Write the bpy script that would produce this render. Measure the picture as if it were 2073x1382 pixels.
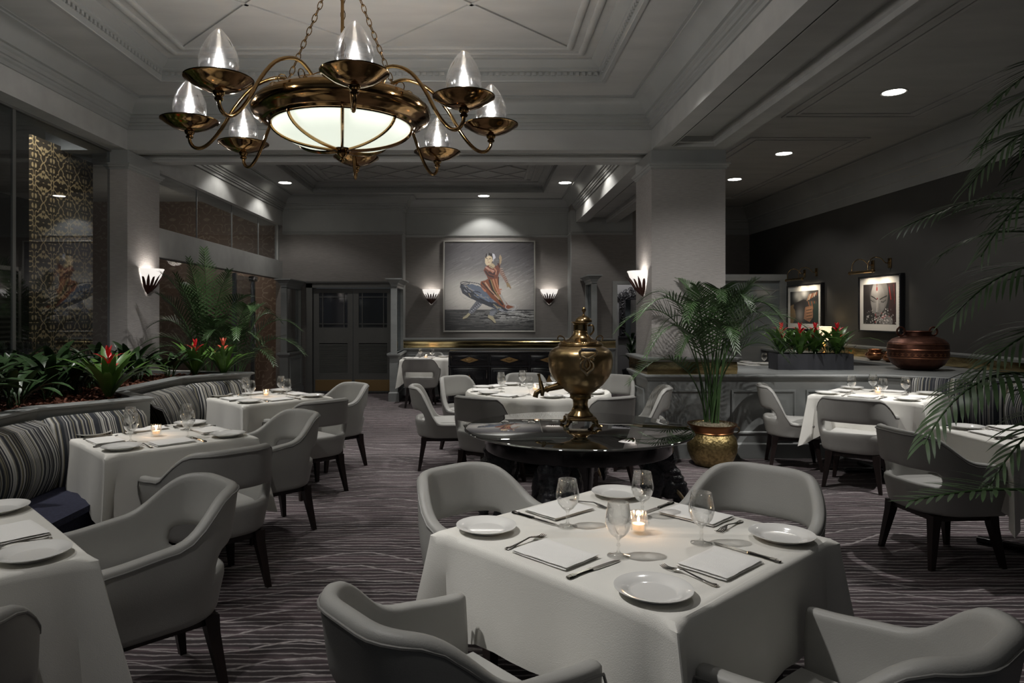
import bpy, bmesh, math, random
import numpy as np
from mathutils import Vector, Matrix, noise as mnoise
PI = math.pi
for o in list(bpy.data.objects): bpy.data.objects.remove(o)
SC = bpy.context.scene
COL = SC.collection
F = 1382.0; CX = 971.0; CY = 637.0; H = 1.55
# ------------------------------------------------------------------ camera
cam = bpy.data.cameras.new('camera'); cam_o = bpy.data.objects.new('camera', cam); COL.objects.link(cam_o)
cam_o.location = (0, 0, H); cam_o.rotation_euler = (PI/2, 0, 0)
cam.sensor_width = 36.0; cam.lens = 36.0*F/2073.0
cam.shift_x = (1036.5-CX)/2073.0; cam.shift_y = -(691.0-CY)/2073.0
cam.clip_start = 0.05
SC.camera = cam_o
# ------------------------------------------------------------------ world and exposure
w = bpy.data.worlds.new('dim grey fill'); SC.world = w; w.use_nodes = True  # even grey fill added through the open side behind the camera
w.node_tree.nodes['Background'].inputs[0].default_value = (0.55, 0.6, 0.66, 1)
w.node_tree.nodes['Background'].inputs[1].default_value = 0.05
SC.view_settings.view_transform = 'Standard'; SC.view_settings.look = 'None'
SC.view_settings.gamma = 1.0; SC.view_settings.use_curve_mapping = False
SC.view_settings.exposure = 0.42
COOL = (1.0, 0.975, 0.945); WARM = (1.0, 0.78, 0.5)
def spot(loc, target, power, angle=60, blend=0.6, size=0.05, col=COOL):
    l = bpy.data.lights.new('spot_light', 'SPOT'); l.energy = power; l.spot_size = math.radians(angle); l.spot_blend = blend
    l.shadow_soft_size = size; l.color = col
    o = bpy.data.objects.new('spot_light', l); COL.objects.link(o); o.location = loc
    d = Vector(target)-Vector(loc); o.rotation_euler = d.to_track_quat('-Z', 'Y').to_euler(); return o
def point(loc, power, size=0.03, col=COOL, parent=None):
    l = bpy.data.lights.new('lamp_or_fill_light', 'POINT'); l.energy = power; l.shadow_soft_size = size; l.color = col
    o = bpy.data.objects.new('lamp_or_fill_light', l); COL.objects.link(o); o.location = loc
    if parent: o.parent = parent
    return o
# spots of the ceiling's downlights over the tables, and unseen ones added as fill
KEY = 1.75; CHW = 9.0; CHB = 25.0; DLK = 1.0; SCW = 0.38; PLW = 2.0
spot((-1.55, 2.15, 3.84), (0.5, 2.5, 0.76), 118*KEY, 48, 0.8)
spot((-3.45, 2.9, 3.85), (-1.95, 2.3, 0.7), 60*KEY, 50, 0.8)
spot((-3.4, 4.1, 3.85), (-2.05, 4.45, 0.7), 75*KEY, 50, 0.8)
spot((-3.4, 6.2, 3.85), (-2.0, 6.6, 0.7), 75*KEY, 50, 0.8)
spot((1.3, 6.3, 3.85), (0.6, 7.1, 0.7), 105*KEY, 60, 0.8)
spot((1.5, 4.2, 3.85), (0.9, 3.4, 0.7), 40*KEY, 60, 0.9)
spot((4.4, 5.1, 3.85), (3.5, 5.2, 0.7), 120*KEY, 66, 0.7)
spot((4.5, 5.3, 3.85), (3.2, 7.3, 0.4), 130*KEY, 50, 0.8)
spot((-1.5, 6.0, 3.85), (-2.9, 7.5, 1.5), 120*KEY, 40, .9)  # unseen spot added to brighten the left palm
spot((-1.0, 8.8, 3.85), (-1.0, 8.6, 0.0), 85*KEY, 80, 0.9)
spot((-1.0, 11.2, 3.85), (-1.0, 11.6, 0.0), 85*KEY, 70, 0.9)
spot((-3.3, 5.2, 3.85), (-3.2, 5.4, 0.9), 65*KEY, 70, .9)  # added to lift the planter foliage, no fixture there
spot((-0.9, 9.2, 3.86), (0.15, 13.8, 2.1), 330, 26, .8)  # added spot that brightens the painting, no fixture built for it
spot((-1.4, 1.0, 3.85), (-1.45, 3.3, .5), 42*KEY, 60, .9)  # unseen, added to light the aisle side of the left chairs
spot((1.15, 5.2, 3.85), (2.7, 7.4, 0.5), 110*KEY, 60, .9)  # added fill for the dark half wall
spot((-0.2, 3.4, 3.85), (0.7, 5.0, 0.8), 55*KEY, 45, .9)  # this spot and the next are added for highlights on the samovar
spot((1.2, 4.9, 3.85), (0.7, 4.9, 0.8), 30*KEY, 60, .9)
spot((-0.9, 7.0, 3.85), (-0.6, 6.6, 0), 45*KEY, 80, .9)  # unseen fill added over the middle of the floor
spot((0.2, 0.4, 3.8), (0.5, 1.9, 0.5), 9*KEY, 75, 0.9, 0.3)
# ------------------------------------------------------------------ materials
MATS = {}
def nt(name):
    m = bpy.data.materials.new(name); m.use_nodes = True
    return m, m.node_tree.nodes, m.node_tree.links, m.node_tree.nodes['Principled BSDF']
def mat(name, c, rough=0.6, metal=0.0, var=0.0, scale=(6, 6, 6), bump=0.0, bscale=None, spec=0.5, emit=None, estr=0, detail=4, coat=0, c2=None, vor=False, bdist=0.01):
    m, N, L, b = nt(name); MATS[name] = m
    b.inputs['Base Color'].default_value = (*c, 1); b.inputs['Roughness'].default_value = rough; b.inputs['Metallic'].default_value = metal
    b.inputs['Specular IOR Level'].default_value = spec; b.inputs['Coat Weight'].default_value = coat
    if emit: b.inputs['Emission Color'].default_value = (*emit, 1); b.inputs['Emission Strength'].default_value = estr
    if var or bump:
        tc = N.new('ShaderNodeTexCoord')
        def nz(sc):
            mp = N.new('ShaderNodeMapping'); mp.inputs['Scale'].default_value = sc; L.new(tc.outputs['Object'], mp.inputs[0])
            if vor:
                n = N.new('ShaderNodeTexVoronoi'); n.inputs['Scale'].default_value = 1.0; n.feature = 'SMOOTH_F1'
            else:
                n = N.new('ShaderNodeTexNoise'); n.inputs['Scale'].default_value = 1.0; n.inputs['Detail'].default_value = detail
            L.new(mp.outputs[0], n.inputs['Vector']); return n.outputs[0]
        if var:
            n = nz(scale); r = N.new('ShaderNodeValToRGB'); L.new(n, r.inputs[0])
            r.color_ramp.elements[0].position = 0.3; r.color_ramp.elements[1].position = 0.7
            a = c2 if c2 else tuple(x*(1-var) for x in c)
            r.color_ramp.elements[0].color = (*a, 1); r.color_ramp.elements[1].color = (*[min(1, x*(1+var*0.6)) for x in c], 1)
            L.new(r.outputs[0], b.inputs['Base Color'])
        if bump:
            n = nz(bscale or scale); bp = N.new('ShaderNodeBump'); bp.inputs['Strength'].default_value = bump; bp.inputs['Distance'].default_value = bdist
            L.new(n, bp.inputs['Height']); L.new(bp.outputs[0], b.inputs['Normal'])
    return m
def glass(name, tint=(1, 1, 1), refl=0.06, edge=0.5, rough=0.0, blend=0.3):
    m, N, L, b = nt(name); MATS[name] = m; N.remove(b)
    out = N['Material Output']; t = N.new('ShaderNodeBsdfTransparent'); t.inputs[0].default_value = (*tint, 1)
    g = N.new('ShaderNodeBsdfGlossy'); g.inputs['Roughness'].default_value = rough; g.inputs[0].default_value = (1, 1, 1, 1)
    lw = N.new('ShaderNodeLayerWeight'); lw.inputs[0].default_value = blend
    mr = N.new('ShaderNodeMapRange'); mr.inputs[3].default_value = refl; mr.inputs[4].default_value = edge
    L.new(lw.outputs['Facing'], mr.inputs[0]); mx = N.new('ShaderNodeMixShader')
    L.new(mr.outputs[0], mx.inputs[0]); L.new(t.outputs[0], mx.inputs[1]); L.new(g.outputs[0], mx.inputs[2]); L.new(mx.outputs[0], out.inputs[0])
    return m
def mth(N, L, op, a, b=None, c=None):
    n = N.new('ShaderNodeMath'); n.operation = op
    for i, v in enumerate((a, b, c)):
        if v is None: continue
        if isinstance(v, (int, float)): n.inputs[i].default_value = v
        else: L.new(v, n.inputs[i])
    return n.outputs[0]
def noi(N, L, vec, scale, sc=(1, 1, 1), detail=2, loc=(0, 0, 0)):
    mp = N.new('ShaderNodeMapping'); mp.inputs['Scale'].default_value = sc; mp.inputs['Location'].default_value = loc; L.new(vec, mp.inputs[0])
    n = N.new('ShaderNodeTexNoise'); n.inputs['Scale'].default_value = scale; n.inputs['Detail'].default_value = detail; L.new(mp.outputs[0], n.inputs['Vector']); return n.outputs[0]
def mixc(N, L, f, a, b):
    n = N.new('ShaderNodeMix'); n.data_type = 'RGBA'
    if isinstance(f, (int, float)): n.inputs[0].default_value = f
    else: L.new(f, n.inputs[0])
    for i, v in ((6, a), (7, b)):
        if isinstance(v, tuple): n.inputs[i].default_value = (*v, 1)
        else: L.new(v, n.inputs[i])
    return n.outputs[2]
def ss(N, L, v, lo, hi):
    n = N.new('ShaderNodeMapRange'); n.interpolation_type = 'SMOOTHSTEP'; L.new(v, n.inputs[0]); n.inputs[1].default_value = lo; n.inputs[2].default_value = hi
    return n.outputs[0]
PAINT = mat('grey ceiling paint', (0.35, 0.35, 0.335), 0.65, var=0.10, scale=(1.5, 5, 5), bump=0.08, bscale=(3, 20, 20))
TRIM = mat('grey trim paint', (0.27, 0.275, 0.265), 0.45, var=0.06, scale=(3, 3, 3))
WAINS = mat('blue grey panel paint', (0.235, 0.245, 0.24), 0.4, var=0.1, scale=(2, 2, 9))
WALLP = mat('woven wallpaper', (0.33, 0.31, 0.295), 0.8, var=0.17, scale=(12, 12, 210), bump=0.3, bscale=(14, 14, 240), detail=6)
WALLB = mat('taupe wallpaper', (0.2, 0.185, 0.172), 0.8, var=0.12, scale=(9, 9, 90), bump=0.15)
WALLD = mat('charcoal wall paint', (0.042, 0.04, 0.036), 0.7, var=0.1, scale=(3, 3, 3))
DOORM = mat('dark grey door paint', (0.105, 0.105, 0.098), 0.45, var=0.05)
BLACKR = mat('black room paint', (0.02, 0.02, 0.02), 0.8)
LEATHER = mat('light grey leather', (0.34, 0.335, 0.315), 0.48, var=0.05, scale=(5, 5, 5), bump=0.1, bscale=(260, 260, 260), spec=0.4)
SEATM = mat('pale grey seat leather', (0.40, 0.395, 0.375), 0.45, var=0.04, scale=(5, 5, 5), bump=0.08, bscale=(260, 260, 260), spec=0.4)
PIPING = mat('piping leather', (0.20, 0.195, 0.185), 0.5)
DWOOD = mat('espresso wood', (0.018, 0.011, 0.010), 0.4, var=0.4, scale=(40, 40, 5), spec=0.4)
CLOTH = mat('white linen', (0.74, 0.725, 0.675), 0.85, var=0.03, scale=(4, 4, 4), bump=0.15, bscale=(350, 350, 350), spec=0.15)
NAPK = mat('white napkin linen', (0.82, 0.81, 0.78), 0.85, bump=0.2, bscale=(300, 300, 300), spec=0.15)
CHINA = mat('white china', (0.8, 0.79, 0.76), 0.12, spec=0.6, coat=0.4)
STEEL = mat('polished steel', (0.6, 0.58, 0.55), 0.16, 1.0)
BRASS = mat('antique brass', (0.44, 0.30, 0.145), 0.2, 1.0, var=0.25, scale=(5, 5, 5), bump=0.05, bscale=(9, 9, 9))
CHBR = mat('chandelier brass', (0.33, 0.20, 0.085), 0.10, 1.0, var=0.3, scale=(8, 8, 8))
URNB = mat('hammered brass', (0.52, 0.37, 0.19), 0.31, 1.0, var=0.35, scale=(7, 7, 7), bump=0.22, bscale=(26, 26, 26), vor=True, bdist=0.012)
POTB = mat('etched brass', (0.38, 0.29, 0.13), 0.38, 1.0, var=0.45, scale=(34, 34, 34), bump=0.8, bscale=(38, 38, 38), detail=6)
BAND = mat('aged brass band', (0.60, 0.49, 0.26), 0.2, 1.0, var=0.6, scale=(2.2, 2.2, 16), bump=0.3, bscale=(5, 5, 12), c2=(0.2, 0.14, 0.06))
KICK = mat('brass kick plate', (0.30, 0.20, 0.09), 0.45, 0.7)
COPPER = mat('dark copper', (0.14, 0.06, 0.04), 0.42, 0.85, var=0.4, scale=(12, 12, 12), bump=0.3, bscale=(30, 30, 30))
COPD = mat('copper pattern', (0.32, 0.14, 0.08), 0.35, 0.85)
BRONZE = mat('bronze leaves', (0.07, 0.028, 0.022), 0.4, 0.7)
BLACKL = mat('black lacquer', (0.008, 0.008, 0.010), 0.22, coat=0.3)
EBONY = mat('carved black wood', (0.04, 0.04, 0.046), 0.25, bump=0.7, bscale=(70, 70, 70), detail=3, var=0.2, vor=False)
IVORY = mat('ivory wood', (0.5, 0.38, 0.22), 0.4)
LATT = mat('gold lattice', (0.35, 0.22, 0.09), 0.4, 0.6)
LEAFD = mat('dark green leaf', (0.036, 0.078, 0.026), 0.32, var=0.5, scale=(7, 7, 7), spec=0.5)
LEAFM = mat('mid green leaf', (0.09, 0.19, 0.035), 0.33, var=0.5, scale=(7, 7, 7), spec=0.5)
LEAFP = mat('palm green', (0.05, 0.095, 0.035), 0.38, var=0.5, scale=(5, 5, 5), spec=0.4)
STEMG = mat('palm stem', (0.07, 0.10, 0.03), 0.45, var=0.3, scale=(20, 20, 8))
REDF = mat('red bract', (0.8, 0.025, 0.04), 0.4, var=0.3, scale=(20, 20, 20))
PINKF = mat('coral bract', (0.85, 0.16, 0.10), 0.4, var=0.3, scale=(20, 20, 20))
MULCH = mat('bark chips', (0.16, 0.05, 0.024), 0.8, var=0.6, scale=(40, 40, 40))
MOSS = mat('dried moss', (0.22, 0.19, 0.13), 0.95, var=0.5, scale=(60, 60, 60), bump=1.0, bscale=(90, 90, 90))
NAVY = mat('navy seat fabric', (0.03, 0.032, 0.055), 0.85, var=0.25, scale=(60, 60, 60), bump=0.3, bscale=(300, 300, 300), spec=0.2)
PLANTB = mat('charcoal planter', (0.035, 0.036, 0.042), 0.5)
BULB = mat('bulb glow', (1, 1, 1), 0.4, emit=(1, 0.9, 0.72), estr=30)
BOWLG = mat('frosted glass bowl', (0.8, 0.8, 0.72), 0.4, emit=(0.93, 1.0, 0.86), estr=0.62)
SHADE = mat('alabaster shade', (0.8, 0.78, 0.74), 0.4, emit=(1, 0.94, 0.88), estr=0.6)
DISC = mat('downlight lens', (1, 1, 1), 0.4, emit=(1, 0.95, 0.85), estr=14)
FLAME = mat('candle flame', (1, 0.7, 0.4), 0.4, emit=(1, 0.6, 0.28), estr=9)
WAX = mat('candle wax', (0.7, 0.55, 0.4), 0.5, emit=(1, 0.65, 0.35), estr=0.35)
LSHADE = mat('lit lamp shade', (0.8, 0.72, 0.55), 0.8, emit=(1, 0.8, 0.5), estr=0.8)
GLASS = glass('goblet glass', (0.975, 0.975, 0.97), 0.04, 0.95, blend=0.3)
GLOBE = glass('globe glass', (0.95, 0.95, 0.96), 0.14, 0.95, rough=0.12, blend=0.45)
PANE = glass('partition glass', (0.74, 0.77, 0.79), 0.035, 0.3, blend=0.25)
TOPG = glass('smoked table glass', (0.16, 0.19, 0.18), 0.10, 0.85, blend=0.42)
MIRR = mat('mirror glass', (0.6, 0.62, 0.65), 0.04, 1.0)
def stripes():
    m, N, L, b = nt('striped fabric'); MATS['stripe'] = m
    uv = N.new('ShaderNodeUVMap'); sp = N.new('ShaderNodeSeparateXYZ'); L.new(uv.outputs[0], sp.inputs[0])
    cb = N.new('ShaderNodeCombineXYZ'); L.new(mth(N, L, 'FLOOR', mth(N, L, 'MULTIPLY', sp.outputs[0], 165)), cb.inputs[0])
    wn = N.new('ShaderNodeTexWhiteNoise'); wn.noise_dimensions = '3D'; L.new(cb.outputs[0], wn.inputs[0])
    r = N.new('ShaderNodeValToRGB'); r.color_ramp.interpolation = 'CONSTANT'; L.new(wn.outputs[0], r.inputs[0])
    e = r.color_ramp.elements; e[0].color = (0.03, 0.033, 0.04, 1); e[1].position = 0.33; e[1].color = (0.3, 0.3, 0.28, 1)
    for p, c in ((0.5, (0.1, 0.1, 0.1)), (0.62, (0.2, 0.185, 0.13)), (0.74, (0.04, 0.04, 0.048)), (0.85, (0.46, 0.45, 0.42))):
        q = e.new(p); q.color = (*c, 1)
    L.new(r.outputs[0], b.inputs['Base Color']); b.inputs['Roughness'].default_value = 0.8; b.inputs['Specular IOR Level'].default_value = 0.2
    return m
STRIPE = stripes()
def carpet():
    m, N, L, b = nt('carpet'); tc = N.new('ShaderNodeTexCoord'); P = tc.outputs['Object']
    sp = N.new('ShaderNodeSeparateXYZ'); L.new(P, sp.inputs[0]); y = sp.outputs[1]
    n1 = noi(N, L, P, 1.0, (1.3, 5, 1), 3); n1b = noi(N, L, P, 1.0, (9, 9, 1), 2, (3, 1, 0)); n2 = noi(N, L, P, 1.0, (0.9, 0.8, 1), 1, (7, 2, 0))
    def line(freq, amp, nz, amp2, width):
        v = mth(N, L, 'ADD', mth(N, L, 'MULTIPLY', y, freq), mth(N, L, 'ADD', mth(N, L, 'MULTIPLY', nz, amp), mth(N, L, 'MULTIPLY', n1b, amp2)))
        d = mth(N, L, 'ABSOLUTE', mth(N, L, 'SUBTRACT', mth(N, L, 'FRACT', v), 0.5))
        return ss(N, L, d, width, width*0.45), mth(N, L, 'FLOOR', v)
    a, ia = line(21, 1.5, n1, 0.5, 0.17); c, ic = line(6.5, 5.0, n2, 0.25, 0.055)
    cb = N.new('ShaderNodeCombineXYZ'); L.new(ia, cb.inputs[0]); L.new(mth(N, L, 'FLOOR', mth(N, L, 'MULTIPLY', n2, 9)), cb.inputs[1])
    wn = N.new('ShaderNodeTexWhiteNoise'); L.new(cb.outputs[0], wn.inputs[0])
    base = mixc(N, L, wn.outputs[0], (0.055, 0.048, 0.050), (0.115, 0.088, 0.096))
    ln = mth(N, L, 'MULTIPLY', mth(N, L, 'MAXIMUM', mth(N, L, 'MULTIPLY', a, 0.8), c), mth(N, L, 'ADD', mth(N, L, 'MULTIPLY', noi(N, L, P, 1.0, (60, 60, 1), 1), 0.9), 0.35))
    colr = mixc(N, L, ln, base, (0.42, 0.385, 0.38)); L.new(colr, b.inputs['Base Color'])
    b.inputs['Roughness'].default_value = 0.95; b.inputs['Specular IOR Level'].default_value = 0.1
    bp = N.new('ShaderNodeBump'); bp.inputs['Strength'].default_value = 0.5; bp.inputs['Distance'].default_value = 0.01
    L.new(mth(N, L, 'ADD', ln, mth(N, L, 'MULTIPLY', noi(N, L, P, 300, (1, 1, 1), 1), 0.5)), bp.inputs['Height']); L.new(bp.outputs[0], b.inputs['Normal'])
    return m
CARPET = carpet()
def damask(name, dark, light, px_, pz, sc, lo, hi, metal=0.0, ax=1):
    m, N, L, b = nt(name); tc = N.new('ShaderNodeTexCoord'); sp = N.new('ShaderNodeSeparateXYZ'); L.new(tc.outputs['Object'], sp.inputs[0])
    u = mth(N, L, 'PINGPONG', sp.outputs[ax], px_); v = mth(N, L, 'PINGPONG', sp.outputs[2], pz)
    cb = N.new('ShaderNodeCombineXYZ'); L.new(u, cb.inputs[0]); L.new(v, cb.inputs[1])
    n = noi(N, L, cb.outputs[0], sc, detail=1)
    d = mth(N, L, 'ABSOLUTE', mth(N, L, 'SUBTRACT', mth(N, L, 'FRACT', mth(N, L, 'MULTIPLY', n, 5.0)), 0.5))
    f = ss(N, L, d, hi, lo); L.new(mixc(N, L, f, dark, light), b.inputs['Base Color']); b.inputs['Roughness'].default_value = 0.5; b.inputs['Metallic'].default_value = metal
    return m
DAMASK = damask('gold damask screen', (0.07, 0.05, 0.03), (0.72, 0.52, 0.26), 0.15, 0.21, 9.5, 0.12, 0.22)
MURAL = damask('faded mural', (0.17, 0.115, 0.085), (0.30, 0.24, 0.18), 0.35, 0.5, 5.0, 0.05, 0.14, ax=0)
def vcol(name, rough=0.5):
    m, N, L, b = nt(name); a = N.new('ShaderNodeAttribute'); a.attribute_name = 'Col'; L.new(a.outputs[0], b.inputs['Base Color']); b.inputs['Roughness'].default_value = rough
    return m
CANVAS = vcol('oil paint', 0.55); PRINT = vcol('photographic print', 0.35)
MATB = mat('white mat board', (0.7, 0.68, 0.63), 0.7)
# ------------------------------------------------------------------ mesh helpers
class MB:
    def __init__(s): s.v = []; s.f = []; s.uv = None; s.mi = None
    def add(s, vs, fs, M=None):
        o = len(s.v); s.v += [tuple(M @ Vector(p)) if M else tuple(p) for p in vs]; s.f += [tuple(i+o for i in f) for f in fs]; return s
    def box(s, x0, x1, y0, y1, z0, z1, M=None):
        return s.add([(x0, y0, z0), (x1, y0, z0), (x1, y1, z0), (x0, y1, z0), (x0, y0, z1), (x1, y0, z1), (x1, y1, z1), (x0, y1, z1)],
              [(0, 3, 2, 1), (4, 5, 6, 7), (0, 1, 5, 4), (1, 2, 6, 5), (2, 3, 7, 6), (3, 0, 4, 7)], M)
    def rbox(s, x0, x1, y0, y1, z0, z1, r=0.01, seg=2, M=None):
        b = bmesh.new(); bmesh.ops.create_cube(b, size=1)
        for v in b.verts: v.co = Vector((x0+(v.co.x+.5)*(x1-x0), y0+(v.co.y+.5)*(y1-y0), z0+(v.co.z+.5)*(z1-z0)))
        bmesh.ops.bevel(b, geom=list(b.edges), offset=r, segments=seg, profile=0.5, affect='EDGES')
        return s.bm(b, M)
    def bm(s, b, M=None):
        b.verts.ensure_lookup_table(); b.verts.index_update()
        s.add([v.co.copy() for v in b.verts], [[v.index for v in f.verts] for f in b.faces], M); b.free(); return s
    def lathe(s, prof, n=32, M=None, a0=0, a1=2*PI, cap=False):
        full = abs(a1-a0-2*PI) < 1e-6; k = n if full else n+1; vs = []; fs = []
        for i in range(k):
            a = a0+(a1-a0)*i/n; c, q = math.cos(a), math.sin(a)
            vs += [(r*c, r*q, z) for r, z in prof]
        m = len(prof)
        for i in range(n):
            j = (i+1) % k
            for t in range(m-1): fs.append((i*m+t, j*m+t, j*m+t+1, i*m+t+1))
        return s.add(vs, fs, M)
    def tube(s, pts, r, n=8, M=None, cap=True, flat=None):
        P = [Vector(p) for p in pts]; R = r if isinstance(r, (list, tuple)) else [r]*len(P); vs = []; fs = []
        T = [(P[min(i+1, len(P)-1)]-P[max(i-1, 0)]).normalized() for i in range(len(P))]
        up = Vector((0, 0, 1)) if abs(T[0].z) < 0.9 else Vector((1, 0, 0)); nn = T[0].cross(up).normalized()
        for i, p in enumerate(P):
            nn = (nn-T[i]*nn.dot(T[i])).normalized(); bb = T[i].cross(nn)
            for k in range(n):
                a = 2*PI*k/n; vs.append(p+nn*math.cos(a)*R[i]*(flat or 1)+bb*math.sin(a)*R[i])
        for i in range(len(P)-1):
            for k in range(n): fs.append((i*n+k, i*n+(k+1) % n, (i+1)*n+(k+1) % n, (i+1)*n+k))
        if cap: fs.append(tuple(range(n))[::-1]); fs.append(tuple((len(P)-1)*n+k for k in range(n)))
        return s.add(vs, fs, M)
    def prism(s, outline, z0, z1, M=None):
        n = len(outline); vs = [(x, y, z0) for x, y in outline]+[(x, y, z1) for x, y in outline]
        fs = [tuple(range(n))[::-1], tuple(range(n, 2*n))]+[(i, (i+1) % n, n+(i+1) % n, n+i) for i in range(n)]
        return s.add(vs, fs, M)
    def sweep(s, path, prof, closed=False, side=1, M=None, cap=True):
        P = [Vector(p).to_2d() for p in path]; n = len(P); m = len(prof); vs = []; fs = []
        for i in range(n):
            a = P[(i-1) % n] if (closed or i > 0) else None; c = P[(i+1) % n] if (closed or i < n-1) else None
            d1 = (P[i]-a).normalized() if a is not None else None; d2 = (c-P[i]).normalized() if c is not None else None
            if d1 is None: d1 = d2
            if d2 is None: d2 = d1
            n1 = Vector((-d1.y, d1.x))*side; n2 = Vector((-d2.y, d2.x))*side; mm = (n1+n2)/(1+n1.dot(n2))
            vs += [(P[i].x+mm.x*o, P[i].y+mm.y*o, z) for o, z in prof]
        for i in range(n if closed else n-1):
            j = (i+1) % n
            for t in range(m-1): fs.append((i*m+t, j*m+t, j*m+t+1, i*m+t+1))
        if cap and not closed: fs.append(tuple(range(m))); fs.append(tuple((n-1)*m+t for t in range(m))[::-1])
        return s.add(vs, fs, M)
    def mesh(s, name, mt, smooth=30, recalc=True):
        me = bpy.data.meshes.new(name); me.from_pydata([tuple(v) for v in s.v], [], s.f)
        for x in (mt if isinstance(mt, (list, tuple)) else [mt]): me.materials.append(x)
        if recalc:
            b = bmesh.new(); b.from_mesh(me); bmesh.ops.recalc_face_normals(b, faces=b.faces); b.to_mesh(me); b.free()
        if smooth:
            me.polygons.foreach_set('use_smooth', [True]*len(me.polygons)); me.set_sharp_from_angle(angle=math.radians(smooth))
        me.update(); return me
    def build(s, name, mt, parent=None, smooth=30, loc=None, recalc=True):
        return link(name, s.mesh(name, mt, smooth, recalc), parent, loc)
def link(name, me, parent=None, loc=None, rot=None, scale=None):
    o = bpy.data.objects.new(name, me); COL.objects.link(o)
    if loc is not None: o.location = loc
    if rot is not None: o.rotation_euler = rot
    if scale is not None: o.scale = (scale,)*3 if isinstance(scale, (int, float)) else scale
    if parent: o.parent = parent
    return o
def tag(o, label, cat, group=None, kind=None):
    if label: o['label'] = label
    if cat: o['category'] = cat
    if group: o['group'] = group
    if kind: o['kind'] = kind
    return o
def struct(o, label=None):
    o['kind'] = 'structure'
    if label: o['label'] = label
    return o
def thing(name, label, cat, loc=(0, 0, 0), rz=0, group=None):
    o = bpy.data.objects.new(name, None); COL.objects.link(o); o.location = loc; o.rotation_euler = (0, 0, rz); o.empty_display_size = 0.1
    return tag(o, label, cat, group)
def dup(root, loc, rz=None, label=None, group=None):
    def cp(o, par):
        c = o.copy(); COL.objects.link(c)
        if par is not None: c.parent = par
        for ch in list(o.children): cp(ch, c)
        return c
    r = cp(root, None); r.location = loc
    if rz is not None: r.rotation_euler = (0, 0, rz)
    if label: r['label'] = label
    if group: r['group'] = group
    return r
def baked(o, mods):
    for t, kw in mods:
        md = o.modifiers.new(t, t)
        for k, v in kw.items(): setattr(md, k, v)
    dg = bpy.context.evaluated_depsgraph_get(); dg.update()
    me = bpy.data.meshes.new_from_object(o.evaluated_get(dg)); o.modifiers.clear(); old = o.data; o.data = me
    me.polygons.foreach_set('use_smooth', [True]*len(me.polygons)); return o
def T(x=0, y=0, z=0, rz=0, rx=0, ry=0, s=1):
    return Matrix.Translation((x, y, z)) @ Matrix.Rotation(rz, 4, 'Z') @ Matrix.Rotation(ry, 4, 'Y') @ Matrix.Rotation(rx, 4, 'X') @ Matrix.Scale(s, 4)
def at(px, py, Y): return Vector(((px-CX)/F*Y, Y, H-(py-CY)/F*Y))
# ================================================================== THE ROOM
XL, XR = -3.87, 1.89; YB0, YB1 = 7.5, 8.25; ZS, ZC = 3.36, 3.87; XW = 5.85; YBK = 13.4; YCT = 13.85; YAR = 14.8
struct(MB().box(-9.2, 7.0, -3, 16, -0.1, 0).build('floor', CARPET, smooth=0), 'striped wavy grey carpet')
COF = [(-3.15, 1.21, 2.5, 6.76), (-3.15, 1.21, 8.95, 12.9)]
m = MB()
ys = [-3, COF[0][2], COF[0][3], COF[1][2], COF[1][3], 16]
for i in range(5):
    if i in (1, 3):
        m.box(-9.2, COF[0][0], ys[i], ys[i+1], ZC, ZC+.3); m.box(COF[0][1], 7, ys[i], ys[i+1], ZC, ZC+.3)
        m.box(COF[0][0], COF[0][1], ys[i], ys[i+1], 4.05, 4.17)
    else: m.box(-9.2, 7, ys[i], ys[i+1], ZC, ZC+.3)
struct(m.build('ceiling', PAINT, smooth=0), 'grey painted ceiling with two coffers')
tn = [0]
def trim(mb, mt=TRIM, label=None, smooth=30, parent=None):
    if parent: return mb.build('trim', mt, parent, smooth)
    tn[0] += 1; return struct(mb.build('trim_%d' % tn[0], mt, smooth=smooth), label)
CPROF = [(.004, 3.866), (.004, 3.95), (0.03, 3.965), (0.03, 3.985), (0.10, 4.02), (0.115, 4.035), (0.115, 4.05)]
def rect(x0, x1, y0, y1): return [(x0, y0), (x1, y0), (x1, y1), (x0, y1)]
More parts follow.
